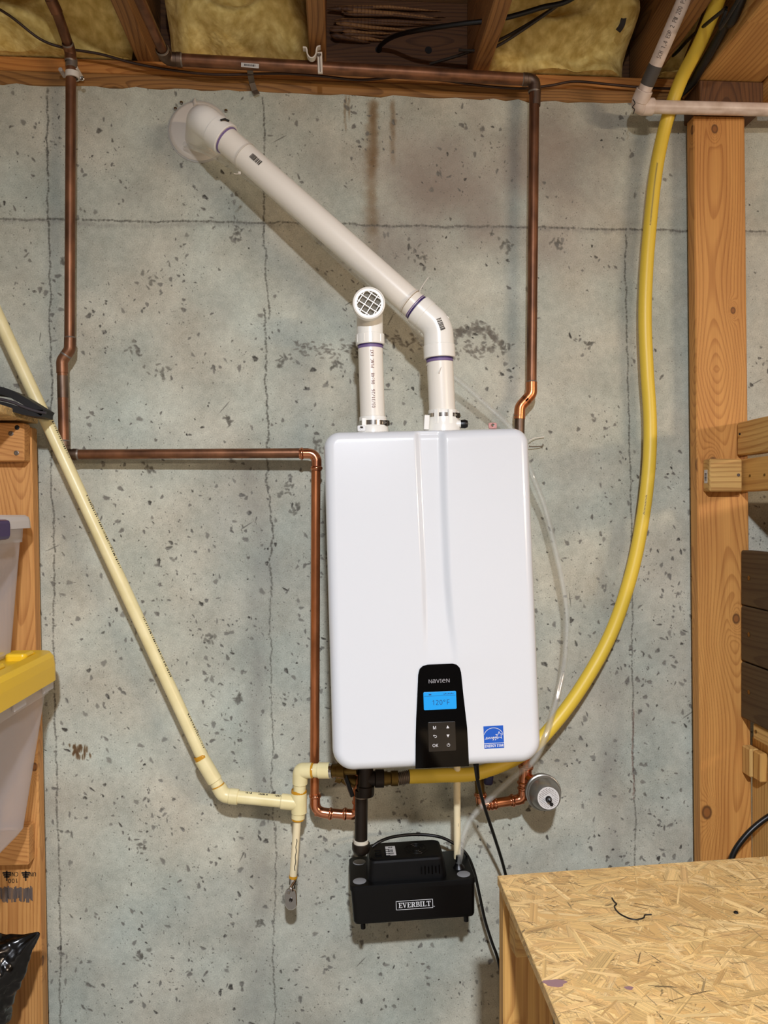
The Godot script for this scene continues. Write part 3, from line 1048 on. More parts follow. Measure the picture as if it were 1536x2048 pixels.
func batt(label: String, x0: float, x1: float, z0: float, bulge: float, s: int, fold: float) -> void:
	var n1 := noise(500 + s, 4.6, 1)
	var n2 := noise(600 + s, 26.0, 3)
	var nx := 48
	var ny := 40
	var mb := MB.new()
	var p := []
	for j in ny + 1:
		for i in nx + 1:
			var u := float(i) / nx
			var v := float(j) / ny
			var x := lerpf(x0, x1, u)
			var edge := minf(1.0, minf(u, 1.0 - u) * 9.0)
			var y := SILL + 0.004 + v * 0.235
			var z := z0 - 0.06 + v * 0.10 + bulge * pow(sin(PI * clampf(v * 0.9 + 0.12, 0.0, 1.0)), 0.6) * (0.45 + 0.55 * pow(edge, 0.5))
			z += n1.get_noise_2d(x, y + v * 0.2) * 0.060 + n2.get_noise_2d(x, y) * 0.004
			p.append(Vector3(x, y - (0.012 * n1.get_noise_2d(x * 2.0, 9.0) if j > 0 else 0.0), z))
	for j in ny + 1:
		for i in nx + 1:
			var a: Vector3 = p[j * (nx + 1) + mini(i + 1, nx)] - p[j * (nx + 1) + maxi(i - 1, 0)]
			var b: Vector3 = p[mini(j + 1, ny) * (nx + 1) + i] - p[maxi(j - 1, 0) * (nx + 1) + i]
			mb.vert(p[j * (nx + 1) + i], a.cross(b).normalized())
	for j in ny:
		for i in nx:
			var a := j * (nx + 1) + i
			mb.quad(a, a + 1, a + nx + 2, a + nx + 1)
	var back := []
	for e in [[0, 0], [nx, 0], [nx, ny], [0, ny]]:
		back.append(Vector3(p[e[1] * (nx + 1) + e[0]].x, p[e[1] * (nx + 1) + e[0]].y, -0.095))
	mb.flat(back, Vector3.FORWARD)
	for i in nx:
		for j in [0, ny]:
			var a: Vector3 = p[j * (nx + 1) + i]
			var b: Vector3 = p[j * (nx + 1) + i + 1]
			mb.flat([a, b, Vector3(b.x, b.y, -0.095), Vector3(a.x, a.y, -0.095)], Vector3.DOWN if j == 0 else Vector3.UP)
	single("insulation_batt", mb.mesh(), M.insulation, label, "insulation", Transform3D(), "yellow insulation batts between the joists")

# ---------------------------------------------------------------- shelves
func screw_head(p: Vector3, dir: Vector3, r: float, parent: Node3D, m: Material = null) -> void:
	part("screw", lathe(p, dir, [[-0.001, r], [0.0008, r], [0.0016, r * 0.75], [0.0010, r * 0.3], [0.0010, 0.0]], 12), M.screw if m == null else m, parent)

func build_shelves() -> void:
	# right: flat upright against the wall, cleat, rails along the room, dark side planks
	var zf := 0.062
	var zb := 0.022
	var a0 := at(1387, 235, zf)
	var a1 := at(1402, 1720, zf)
	var w := 0.137
	var dir := (a0 - a1).normalized()
	var top := a0 + dir * ((at(1430, 232, 0.06).y - a0.y) / dir.y) + Vector3(w * 0.5, 0, -0.02)
	var bot := a1 - dir * ((a1.y - 0.01) / dir.y) + Vector3(w * 0.5, 0, -0.02)
	var t := thing("wooden_shelf", "wooden shelf frame on a knotty flat post at the right beside the yellow pipe", "shelf", Vector3(bot.x, 0, zb))
	lumber("post", bot, top, w, zf - zb, Vector3.BACK, M.post, t)
	var cl := at(1420, 950, zf + 0.038)
	lumber("cleat", Vector3(cl.x, cl.y, zf + 0.019), Vector3(cl.x + 0.085, cl.y, zf + 0.019), 0.083, 0.038, Vector3.BACK, M.stud_pale, t)
	screw_head(at(1477, 950, zf + 0.0385), Vector3.BACK, 0.004, t, M.ink_grey)
	var st := at(1414, 950, zf + 0.019)
	var sticker := part("price_sticker", box_mesh(Vector3(0.0006, 0.034, 0.016), 0.0001), M.sticker, t, Transform3D(Basis(), Vector3(cl.x - 0.0003, st.y - 0.004, zf + 0.016)))
	for k in 6:
		part("barcode_bar", box_mesh(Vector3(0.0004, 0.0012 + 0.0006 * (k % 3), 0.010), 0.0001), M.ink_black, sticker, Transform3D(Basis(), Vector3(cl.x - 0.0007, st.y - 0.014 + k * 0.0034, zf + 0.016)))
	# two rails running from the wall into the room, one on the other
	var r1 := at(1476, 878, zf + 0.010)
	lumber("rail", Vector3(r1.x + 0.019, r1.y, zf + 0.006), Vector3(r1.x + 0.019, r1.y + 0.0, 0.80), 0.085, 0.038, Vector3.LEFT, M.stud_pale, t)
	var r2 := at(1491, 950, zf + 0.04)
	lumber("rail", Vector3(r2.x + 0.019, r2.y, zf + 0.002), Vector3(r2.x + 0.019, r2.y, 0.80), 0.083, 0.038, Vector3.LEFT, M.stud, t)
	screw_head(at(1479, 868, zf + 0.03) + Vector3(0.0005, 0, 0), Vector3.LEFT, 0.003, t, M.ink_black)
	for q in [[1501, 950], [1520, 951]]:
		var s := at(q[0], q[1], 0.16)
		screw_head(Vector3(r2.x - 0.0002, s.y, 0.12 + (q[0] - 1500.0) * 0.0035), Vector3.LEFT, 0.0035, t)
	# three dark planks screwed one above the other
	var px0 := at(1490, 1100, 0.085).x
	for q in [[1101, 1211], [1213, 1323], [1326, 1438]]:
		var ya := at(1490, q[0], 0.085).y
		var yb := at(1490, q[1], 0.085).y
		lumber("side_plank", Vector3(px0 + 0.015, (ya + yb) * 0.5, 0.065), Vector3(px0 + 0.015, (ya + yb) * 0.5, 0.80), ya - yb, 0.03, Vector3.LEFT, M.plank_dark, t)
		screw_head(Vector3(px0 - 0.0004, (ya + yb) * 0.5 + 0.002, 0.105), Vector3.LEFT, 0.006, t, M.screw)
	var pw := at(1510, 1448, 0.12)
	lumber("ledge", Vector3(pw.x + 0.009, pw.y - 0.020, 0.11), Vector3(pw.x + 0.009, pw.y - 0.020, 0.80), 0.04, 0.018, Vector3.LEFT, M.stud_pale, t)
	screw_head(Vector3(pw.x - 0.0002, pw.y - 0.018, 0.125), Vector3.LEFT, 0.0045, t)
	var pn := at(1500, 1640, 0.055)
	var bl := at(1508, 1520, 0.075)
	lumber("block", Vector3(pn.x - 0.013, bl.y + 0.036, 0.082), Vector3(pn.x - 0.013, bl.y - 0.036, 0.082), 0.026, 0.04, Vector3.BACK, M.stud_pale, t)
	lumber("block", Vector3(pn.x - 0.010, bl.y + 0.036, 0.122), Vector3(pn.x - 0.010, bl.y - 0.036, 0.122), 0.02, 0.035, Vector3.BACK, M.stud, t)
	lumber("side_panel", Vector3(pn.x + 0.011, 0.012, 0.43), Vector3(pn.x + 0.011, at(1506, 1470, 0.055).y, 0.43), 0.74, 0.018, Vector3.LEFT, M.stud_pale, t)  # pale panel, carried deep into the room to keep light off the post

	part("shelf_board", box_mesh(Vector3(0.80, 0.016, 0.70), 0.002), M.osb, t, Transform3D(Basis(), Vector3(px0 + 0.44, at(1490, 1326, 0.085).y, 0.45)))  # unseen deck, added to carry the carton that blocks light
	var cb0 := Vector3(px0 + 0.36, at(1490, 1326, 0.085).y + 0.009, 0.42)  # unseen carton, added to stop the shop light leaking onto the wall
	var bxt := thing("added_blocker_box", "plain brown carton added out of view on the right shelf to block light", "box", cb0)
	part("carton", box_mesh(Vector3(0.46, 0.43, 0.50), 0.003), M.cardboard, bxt, Transform3D(Basis(), cb0 + Vector3(0, 0.215, 0)))
	part("packing_tape", box_mesh(Vector3(0.05, 0.002, 0.50), 0.0005), M.cloth_cream, bxt, Transform3D(Basis(), cb0 + Vector3(0, 0.431, 0)))

	# left: flat upright, cleats with screws, strand board on top
	var zl := 0.066
	var b0 := at(62, 870, zl)
	var b1 := at(85, 2040, zl)
	dir = (b0 - b1).normalized()
	var wl := 0.20
	top = b0 + Vector3(-wl * 0.5, 0.018, -0.02)
	bot = b1 - dir * ((b1.y - 0.01) / dir.y) + Vector3(-wl * 0.5, 0, -0.02)
	t = thing("wooden_shelf", "wooden shelf post at the left edge with a strand board top and screwed cleats", "shelf", Vector3(bot.x, 0, 0.02))
	lumber("post", bot, top, wl, 0.038, Vector3.BACK, M.post_left, t)
	var c0 := at(48, 884, zl + 0.038)
	lumber("cleat", Vector3(c0.x - 0.32, c0.y, zl + 0.019), Vector3(c0.x, c0.y, zl + 0.019), 0.092, 0.038, Vector3.BACK, M.post_left, t)
	for q in [[22, 867], [33, 906]]:
		screw_head(at(q[0], q[1], zl + 0.0385), Vector3.BACK, 0.006, t, M.galv)
	part("nail_hole", lathe(at(34, 855, zl + 0.0382), Vector3.BACK, [[0.0, 0.006], [0.0005, 0.005], [0.0005, 0.0]], 10), M.ink_black, t)
	var c1 := at(57, 1693, zl + 0.038)
	lumber("cleat", Vector3(c1.x - 0.32, c1.y, zl + 0.019), Vector3(c1.x, c1.y, zl + 0.019), 0.092, 0.038, Vector3.BACK, M.post_left, t)
	var bt := at(70, 838, 0.05)
	part("top_board", box_mesh(Vector3(0.60, 0.019, 0.75), 0.002), M.osb, t, Transform3D(Basis(), Vector3(bt.x - 0.30, bt.y, 0.03 + 0.375)))
	# grade stamps printed on the upright
	var fr := Transform3D(Basis(), Vector3(bot.x, 0.45, zl + 0.0002 - 0.008))
	fr.origin.z = zl - 0.0008
	var mb := MB.new()
	for q in [[0, 1742], [38, 1742]]:
		var o := on_frame(fr, q[0] + 14, q[1] + 8)
		for k in 3:
			add_stroke(mb, fr, PackedVector2Array([o + Vector2(-0.009 + k * 0.002, 0.006 - k * 0.005), o + Vector2(0.009 - k * 0.002, 0.006 - k * 0.005)]), 0.004, 0.0012)
		add_stroke(mb, fr, PackedVector2Array([o + Vector2(0, 0.010), o + Vector2(0, -0.013)]), 0.003, 0.0012)
		part("grade_stamp", mb.mesh(), M.ink_black, t)
		mb = MB.new()
	for q in [[27, 1748, "CNC"], [27, 1761, "100"], [66, 1748, "UN"]]:
		var tm := words(q[2], 0.010, "Droid Sans Mono", true)
		var o := on_frame(fr, q[0], q[1])
		part("stamp_lettering", tm, M.ink_black, t, fr * Transform3D(Basis(Vector3.BACK, PI), Vector3(o.x, o.y, 0.0012)))
	var g := RandomNumberGenerator.new()
	g.seed = 5
	mb = MB.new()
	for k in 26:
		var o := on_frame(fr, 2.0 + k * 2.5, 1775.0 + g.randf_range(-3, 3))
		var e := on_frame(fr, 2.0 + k * 2.5 + g.randf_range(-1, 1), 1800.0 + g.randf_range(-6, 4))
		add_stroke(mb, fr, PackedVector2Array([o, e]), g.randf_range(0.0016, 0.004), 0.0012)
	part("ink_smudge", mb.mesh(), M.ink_grey, t)

# ---------------------------------------------------------------- workbench
func build_workbench() -> void:
	var y := EYE.y - 0.655
	var c := [aty(995, 1751, y), aty(1536, 1712, y), aty(1121, 2048, y)]
	var ex: Vector3 = (c[1] - c[0]).normalized()
	var ez: Vector3 = (c[2] - c[0]).normalized()
	var t := thing("workbench", "low workbench with a pale strand board top and two-by-four legs at the lower right", "workbench", Vector3(c[0].x, 0, c[0].z))
	var th := 0.016
	var o: Vector3 = c[0]
	var mb := MB.new()
	var q := [o, o + ex * 1.0, o + ex * 1.0 + ez * 0.9, o + ez * 0.9]
	var rings := []
	for k in [[0.0, 0.0], [0.0, th - 0.001], [0.001, th]]:
		var cx: Vector3 = ex * k[0] + ez * k[0]
		rings.append(PackedVector3Array([q[0] + cx + Vector3(0, k[1] - th, 0), q[1] + Vector3(-k[0], k[1] - th, k[0]), q[2] - cx + Vector3(0, k[1] - th, 0), q[3] + Vector3(k[0], k[1] - th, -k[0])]))
	for i in 2:
		for j in 4:
			var a: Vector3 = rings[i][j]
			var b: Vector3 = rings[i][(j + 1) % 4]
			var nn: Vector3 = ((a + b) * 0.5 - (q[0] + q[2]) * 0.5)
			nn.y = 0
			var e := (b - a).normalized()
			nn = (nn - e * nn.dot(e)).normalized()
			mb.flat([a, b, rings[i + 1][(j + 1) % 4], rings[i + 1][j]], nn if i == 0 else (nn + Vector3.UP).normalized())
	mb.flat([rings[2][0], rings[2][1], rings[2][2], rings[2][3]], Vector3.UP)
	mb.flat([rings[0][0], rings[0][1], rings[0][2], rings[0][3]], Vector3.DOWN)
	part("top", mb.mesh(), M.osb, t)
	# purple primer drips on the board
	for sp in [[1110, 1966, 0.016, 0.0085], [1258, 1976, 0.006, 0.004]]:
		var pc := aty(sp[0], sp[1], y)
		var pp := PackedVector2Array()
		for k in 18:
			var an := TAU * k / 18.0
			pp.append(Vector2(cos(an) * sp[2], sin(an) * sp[3]) * (1.0 + 0.14 * sin(an * 3.0) + 0.10 * sin(an * 5.0 + 1.0)))
		mb = MB.new()
		add_poly(mb, Transform3D(Basis(Vector3.RIGHT, -PI * 0.5), pc), pp, 0.0003)
		part("primer_stain", mb.mesh(), M.stain, t)
	# leg and apron seen below the near left edge
	var nx := ez.cross(Vector3.UP).normalized()
	if nx.x > 0.0:
		nx = -nx

	var yl := y - th
	for k in 2:
		for m in 2:
			var p: Vector3 = o + ex * (0.048 + 0.90 * m) + ez * (0.021 + 0.80 * k)
			lumber("leg", Vector3(p.x, 0.0, p.z), Vector3(p.x, yl - (0.0 if k == 1 else 0.0), p.z), 0.089, 0.038, ez, M.stud, t)
	var bp: Vector3 = o + ez * 0.060 + ex * 0.014
	lumber("apron", bp + Vector3(0, yl - 0.045 - bp.y, 0), bp + ex * 0.95 + Vector3(0, yl - 0.045 - bp.y, 0), 0.089, 0.038, ez, M.stud_pale, t)
	# a bit of black wire left on the top
	var w := PackedVector3Array()
	for s in [[1224, 1796], [1228, 1803], [1233, 1808], [1229, 1812], [1231, 1818], [1239, 1827], [1254, 1835], [1268, 1839], [1280, 1838], [1288, 1835], [1290, 1830], [1303, 1829]]:
		w.append(aty(s[0], s[1], y + 0.0012))
	single("wire_scrap", tube(smooth(w, 4), 0.0012, 8), M.cable_black, "short curved scrap of black wire lying on the strand board", "wire")

# ---------------------------------------------------------------- water heater
func build_heater() -> void:
	var zt := 0.365
	var zb := 0.402
	var tl := at(649, 863, zt)
	var tr := at(1061, 853, zt)
	var bl := at(664, 1546, zb)
	var br := at(1084, 1527, zb)
	var ex := ((tr - tl) + (br - bl)).normalized()
	var ey := ((tl - bl) + (tr - br)).normalized()
	ey = (ey - ex * ey.dot(ex)).normalized()
	var fr := Transform3D(Basis(ex, ey, ex.cross(ey)), (tl + tr + bl + br) * 0.25)
	var inv := fr.affine_inverse()
	var w0 := (inv * tr - inv * tl).x
	var w1 := (inv * br - inv * bl).x
	var h := ((inv * tl).y - (inv * bl).y + (inv * tr).y - (inv * br).y) * 0.5
	var t := thing("water_heater", "white wall-hung tankless water heater with a black display panel", "water heater", fr * Vector3(0, -h * 0.5, -0.2))
	# the pressed cover: a rounded box front with two creases that run down to the panel
	var cl := []
	for q in [[830, 866], [836, 1000], [843, 1150], [846, 1250], [848, 1340]]:
		cl.append(on_frame(fr, q[0], q[1]))
	var cr := []
	for q in [[893, 863], [896, 1000], [902, 1150], [908, 1230], [920, 1325]]:
		cr.append(on_frame(fr, q[0], q[1]))
	var nx := 230
	var ny := 150
	var er := 0.022
	var P := PackedVector3Array()
	for j in ny + 1:
		var v := float(j) / ny * 2.0 - 1.0
		v = signf(v) * (1.0 - pow(1.0 - absf(v), 1.5))
		var y := v * h * 0.5
		var w := lerpf(w1, w0, y / h + 0.5)
		var rc := 0.034 if y > 0.0 else 0.046
		var hw := w * 0.5
		var ya := absf(y)
		if ya > h * 0.5 - rc:
			hw = w * 0.5 - rc + sqrt(maxf(0.0, rc * rc - pow(ya - (h * 0.5 - rc), 2.0)))
		var lx := curve_x(cl, y)
		var rx := curve_x(cr, y)
		var fade := smoothstep(-0.165, 0.02, y)
		var fade_r := smoothstep(-0.185, -0.12, y)
		for i in nx + 1:
			var u := float(i) / nx * 2.0 - 1.0
			u = signf(u) * (1.0 - pow(1.0 - absf(u), 1.35))
			var x := u * hw
			# distance to the rounded outline
			var qx := absf(x) - (w * 0.5 - rc)
			var qy := ya - (h * 0.5 - rc)
			var sd := minf(maxf(qx, qy), 0.0) + Vector2(maxf(qx, 0.0), maxf(qy, 0.0)).length() - rc
			var s := clampf(-sd, 0.0, er)
			var z := -er * (1.0 - sqrt(maxf(0.0, 1.0 - pow(1.0 - s / er, 2.0))))
			var ch := smoothstep(lx - 0.002, lx + 0.011, x) * fade
			var right := smoothstep(rx - 0.018, rx + 0.001, x)
			z -= 0.0085 * ch * (1.0 - right) * smoothstep(0.0, 0.012, -sd)
			z -= 0.0045 * (1.0 - ch) * 0.0
			z += 0.0022 * right * fade_r * smoothstep(0.0, 0.03, -sd) * (1.0 - smoothstep(rx, rx + 0.16, x))
			P.append(Vector3(x, y, z))
	var mb := MB.new()
	for j in ny + 1:
		for i in nx + 1:
			var k := j * (nx + 1) + i
			var a := P[j * (nx + 1) + mini(i + 1, nx)] - P[j * (nx + 1) + maxi(i - 1, 0)]
			var b := P[mini(j + 1, ny) * (nx + 1) + i] - P[maxi(j - 1, 0) * (nx + 1) + i]
			mb.vert(fr * P[k], (fr.basis * a.cross(b)).normalized())
	for j in ny:
		for i in nx:
			var a := j * (nx + 1) + i
			mb.quad(a, a + 1, a + nx + 2, a + nx + 1)
	# skirt back towards the wall
	var ring := []
	for i in nx:
		ring.append(i)
	for j in ny:
		ring.append(j * (nx + 1) + nx)
	for i in nx:
		ring.append(ny * (nx + 1) + nx - i)
	for j in ny:
		ring.append((ny - j) * (nx + 1))
	var dn: Vector3 = fr.basis.z
	for k in ring.size():
		var a := P[ring[k]]
		var b := P[ring[(k + 1) % ring.size()]]
		var m := (a + b) * 0.5
		var nn := Vector3(m.x - clampf(m.x, -0.17, 0.17), m.y - clampf(m.y, -0.31, 0.31), 0).normalized()
		var bk := Vector3(0, 0, -0.20)
		mb.flat([fr * a, fr * b, fr * (b + bk), fr * (a + bk)], fr.basis * nn)
	part("front_cover", mb.mesh(), M.white_enamel, t)
	part("back_case", slab(fr.translated_local(Vector3(0, 0.0, -0.36)), w0 - 0.004, h - 0.012, 0.03, 0.18), M.case, t)
	# black panel
	var px := [[831, 1546], [831, 1480], [832, 1440], [834, 1400], [836, 1350], [839, 1338], [845, 1332], [855, 1329], [880, 1328], [905, 1327], [913, 1329], [919, 1335], [922, 1345], [926, 1385], [930, 1420], [934, 1455], [936, 1490], [938, 1539]]
	var poly := PackedVector2Array()
	for q in px:
		poly.append(on_frame(fr, q[0], q[1]))
	poly[0].y = -h * 0.5 + 0.002
	poly[poly.size() - 1].y = -h * 0.5 + 0.002
	mb = MB.new()
	add_poly(mb, fr, poly, 0.0022)
	var panel := part("control_panel", mb.mesh(), M.gloss_black, t)
	# the panel turns under the bottom edge of the cover
	var pf := fr.translated_local(Vector3(0, 0, 0.0022))
	var roll := fr.basis
	# logo
	var at0 := on_frame(pf, 858, 1363)
	var at1 := on_frame(pf, 899, 1361)
	var ch := 0.0078
	var letters := [["N", 1.0], ["a", 1.27], ["V", 1.0], ["I", 1.0], ["e", 1.27], ["N", 1.0]]
	var offs := [0.06, 0.25, 0.435, 0.575, 0.72, 0.92]
	for k in 6:
		var tm := words(letters[k][0], ch * letters[k][1])
		tm.vertical_alignment = VERTICAL_ALIGNMENT_BOTTOM
		var p: Vector2 = at0.lerp(at1, offs[k])
		var b := roll * Basis.from_scale(Vector3(1.18, 1, 1))
		part("logo_letter", tm, M.print_grey, panel, Transform3D(b, pf * Vector3(p.x, p.y - ch * 0.5 - 0.33 * ch * letters[k][1], 0.0001)))
	# screen
	var sc := on_frame(pf, 880, 1401)
	var s0 := on_frame(pf, 846.5, 1385)
	var s1 := on_frame(pf, 913.5, 1418)
	var sw := (on_frame(pf, 912.5, 1400) - on_frame(pf, 847, 1402)).x
	var sh := on_frame(pf, 880, 1383.5).y - on_frame(pf, 880, 1419.5).y
	var sf := pf * Transform3D(Basis(), Vector3(sc.x, sc.y, -0.0016))
	var screen := part("display_screen", slab(sf, sw, sh, 0.0025, 0.0022, 0.0006), M.lcd, t)
	var tf := sf.translated_local(Vector3(0, 0, 0.0022))
	var temp := words("120°F", 0.0100, "Droid Sans Mono")
	part("display_text", temp, M.lcd_text, screen, Transform3D(tf.basis * Basis.from_scale(Vector3(0.92, 1, 1)), tf * Vector3(0.0015, -0.004, 0.0001)))
	mb = MB.new()
	add_stroke(mb, tf, PackedVector2Array([Vector2(-sw * 0.48, sh * 0.27), Vector2(sw * 0.48, sh * 0.27)]), 0.0006)
	add_stroke(mb, tf, PackedVector2Array([Vector2(-sw * 0.33, sh * 0.35), Vector2(-sw * 0.27, sh * 0.35)]), 0.0022)
	part("display_line", mb.mesh(), M.lcd_text, screen)
	mb = MB.new()
	for k in 7:
		add_stroke(mb, tf, PackedVector2Array([Vector2(sw * (0.12 + k * 0.045), sh * 0.35), Vector2(sw * (0.14 + k * 0.045), sh * (0.35 + 0.04 * (k % 2)))]), 0.0016)
	var dots := part("display_marks", mb.mesh(), M.lcd_text, screen)
	dots.set_meta("kind", "stuff")
	var al := AreaLight3D.new()
	al.name = "screen_light"
	al.area_size = Vector2(sw, sh)
	al.light_color = Color(0.06, 0.60, 0.98)
	al.light_energy = 0.004
	al.shadow_enabled = true
	al.transform = Transform3D(Basis(-tf.basis.x, tf.basis.y, -tf.basis.z), Vector3.ZERO)
	t.add_child(al)
	al.global_position = tf * Vector3(0, 0, 0.003)
	# keypad
	var k0 := on_frame(pf, 884, 1473)
	var kw := (on_frame(pf, 912, 1473) - on_frame(pf, 857, 1473)).x
	var kh := on_frame(pf, 884, 1444).y - on_frame(pf, 884, 1503).y
	var kf := pf * Transform3D(Basis(), Vector3(k0.x, k0.y, -0.0012))
	var keys := part("keypad", slab(kf, kw, kh, 0.002, 0.0020, 0.0006), M.key_plate, t)
	var kt := kf.translated_local(Vector3(0, 0, 0.0021))
	for q in [[869, 1455.5, "M"], [870.5, 1491, "OK"]]:
		var tm := words(q[2], 0.0066)
		var o := on_frame(kt, q[0], q[1])
		part("key_letter", tm, M.print_white, keys, Transform3D(kt.basis, kt * Vector3(o.x, o.y, 0)))
	mb = MB.new()
	for q in [[895.5, 1454, 1.0], [896, 1471.5, -1.0]]:
		var o := on_frame(kt, q[0], q[1])
		var s: float = q[2]
		mb.flat([kt * Vector3(o.x - 0.0031, o.y - 0.0026 * s, 0.0002), kt * Vector3(o.x + 0.0031, o.y - 0.0026 * s, 0.0002), kt * Vector3(o.x, o.y + 0.0034 * s, 0.0002)], kt.basis.z)
	part("key_arrow", mb.mesh(), M.print_white, keys)
	mb = MB.new()
	var o := on_frame(kt, 897, 1490)
	var arc := PackedVector2Array()
	for k in 19:
		var a := PI * 0.5 + 0.6 + (TAU - 1.2) * k / 18.0
		arc.append(o + Vector2(cos(a), sin(a)) * 0.0030)
	add_stroke(mb, kt, arc, 0.0008)
	add_stroke(mb, kt, PackedVector2Array([o + Vector2(0, 0.0002), o + Vector2(0, 0.0036)]), 0.0008)
	part("key_symbol", mb.mesh(), M.print_white, keys)
	mb = MB.new()
	o = on_frame(kt, 870, 1473)
	add_stroke(mb, kt, PackedVector2Array([o + Vector2(-0.0034, 0.0018), o + Vector2(0.0016, 0.0018), o + Vector2(0.0032, 0.0008), o + Vector2(0.0034, -0.0008), o + Vector2(0.0022, -0.0022), o + Vector2(-0.0006, -0.0024)]), 0.0008)
	add_stroke(mb, kt, PackedVector2Array([o + Vector2(-0.0016, 0.0034), o + Vector2(-0.0034, 0.0018), o + Vector2(-0.0016, 0.0004)]), 0.0008)
	part("key_symbol", mb.mesh(), M.print_white, keys)
	# blue energy sticker
	var e0 := on_frame(fr, 987.5, 1474)
	var ew := (on_frame(fr, 1007.5, 1474) - on_frame(fr, 968, 1475)).x
	var eh := on_frame(fr, 987, 1451.5).y - on_frame(fr, 987, 1496.5).y
	var ef := fr * Transform3D(Basis(Vector3.BACK, 0.012), Vector3(e0.x, e0.y, 0.0004))
	var stick := part("energy_sticker", slab(ef, ew, eh, 0.0004, 0.0005, 0.0002), M.blue, t)
	var e2 := ef.translated_local(Vector3(0, 0, 0.0005))
	mb = MB.new()
	arc = PackedVector2Array()
	for k in 21:
		var a := deg_to_rad(158.0 - 130.0 * k / 20.0)
		arc.append(Vector2(cos(a) * 0.0215 - 0.0005, sin(a) * 0.0205 - 0.0012))
	add_stroke(mb, e2, arc, 0.0011)
	add_stroke(mb, e2, PackedVector2Array([Vector2(-ew * 0.5, -eh * 0.27), Vector2(ew * 0.5, -eh * 0.27)]), 0.0010)
	var star := PackedVector2Array()
	for k in 10:
		var a := PI * 0.5 + 0.05 + TAU * k / 10.0
		var r := 0.0082 if k % 2 == 0 else 0.0034
		star.append(Vector2(0.0118, 0.0030) + Vector2(cos(a), sin(a)) * r)
	add_stroke(mb, e2, star, 0.0009, 0.0002, true)
	# the running hand of the word
	var hand := PackedVector2Array()
	for q in [[-19, -3.6], [-17, -3.4], [-14.5, -2.0], [-14, 0.2], [-15.6, 0.6], [-16.8, -1.4], [-16, -3.4], [-14, -3.6], [-12, -1.5], [-11.4, 0.2], [-11.8, -3.4], [-10, -0.4], [-8.6, 0.2], [-9.0, -3.2], [-7.6, -3.2], [-6.0, -0.6], [-5.4, 0.4], [-3.9, -1.6], [-5.2, -3.0], [-3.6, -3.0], [-2.2, 0.2], [-3.2, -3.0], [-1.6, -2.2], [0.0, 0.6], [-1.4, 0.5], [-2.0, -1.8], [-0.6, -2.0], [1.0, 0.8], [-0.8, -5.6], [-2.6, -6.6], [-1.2, -4.0], [2.0, -1.4], [3.6, 1.2], [2.8, -1.6], [4.4, -1.4], [6.4, 1.8], [4.0, -5.2], [2.4, -6.4], [3.6, -3.8], [7.0, -0.6], [9.0, 1.0]]:
		hand.append(Vector2(q[0], q[1]) * 0.001)
	add_stroke(mb, e2, hand, 0.0008)
	part("sticker_emblem", mb.mesh(), M.print_white, stick)
	var es := words("ENERGY STAR", 0.0056, "Droid Sans", true)
	part("sticker_lettering", es, M.print_white, stick, Transform3D(e2.basis * Basis.from_scale(Vector3(0.80, 1.0, 1.0)), e2 * Vector3(0, -eh * 0.385, 0.0001)))
	# mounting tabs on the top edge
	for q in [[723, 854, 0], [985, 849, 1]]:
		var p := at(q[0], q[1], 0.345)
		var tm2: Material = M.pink_plastic if q[2] == 1 else M.fitting_clear
		var tab := part("mounting_tab", slab(Transform3D(fr.basis, p - Vector3(0, 0.003, 0)), 0.018, 0.013, 0.003, 0.003), tm2, t)
		part("screw", lathe(p + fr.basis.z * 0.003 - Vector3(0, 0.002, 0), fr.basis.z, [[0.0, 0.004], [0.002, 0.0035], [0.002, 0.0015], [0.001, 0.0]], 12), M.chrome, tab)
		part("screw_slot", lathe(p + fr.basis.z * 0.0052 - Vector3(0, 0.002, 0), fr.basis.z, [[0.0, 0.0013], [0.0003, 0.0013], [0.0003, 0.0]], 8), M.ink_black, tab)
	# air and exhaust collars with band clamps
	var zi := 0.20
	var up := Vector3(-0.012, 1, 0).normalized()
	var ci := at(746, 862, zi)
	var ri := pxr(49.5, ci)
	var col := part("air_collar", lathe(ci - up * 0.03, up, [[0.0, ri * 1.24], [0.038, ri * 1.24], [0.040, ri * 1.20], [0.043, ri * 1.12], [0.062, ri * 1.10], [0.063, ri * 1.02]], 36), M.pvc_fit, t)
	clamp_band(ci + up * 0.017, up, ri * 1.125, col, Vector3(0.9, 0.0, 0.5))
	part("collar_rib", box_mesh(Vector3(0.010, 0.020, 0.006), 0.001), M.pvc_fit, col, Transform3D(Basis(), ci + up * 0.017 + Vector3(-0.022, 0, ri * 0.98)))
	var co := at(886, 855, zi)
	var ro := pxr(51.5, co)
	col = part("exhaust_collar", lathe(co - up * 0.03, up, [[0.0, ro * 1.38], [0.030, ro * 1.38], [0.036, ro * 1.30], [0.052, ro * 1.26], [0.053, ro * 1.14], [0.064, ro * 1.12], [0.070, ro * 1.13], [0.071, ro * 1.02]], 36), M.pvc_fit, t)
	clamp_band(co + up * 0.026, up, ro * 1.15, col, Vector3(0.8, 0.0, 0.6))
	for k in [-0.55, 0.35, 1.9]:
		var dir := Vector3(sin(k), 0, cos(k))
		part("collar_rib", box_mesh(Vector3(0.011, 0.034, 0.010), 0.001), M.pvc_fit, col, Transform3D(Basis(Vector3.UP, k), co + up * 0.022 + dir * ro * 1.14))
	part("collar_ear", box_mesh(Vector3(0.012, 0.034, 0.012), 0.001), M.pvc_fit, col, Transform3D(Basis(Vector3.BACK, -0.06), at(853, 845, zi + 0.03)))
	var pl := at(918, 848, zi + 0.02)
	part("plug_boss", lathe(pl, Vector3(1, 0.05, 0.1), [[-0.012, 0.0], [-0.012, 0.0085], [0.004, 0.0085], [0.004, 0.0]], 16), M.pvc_fit, col)
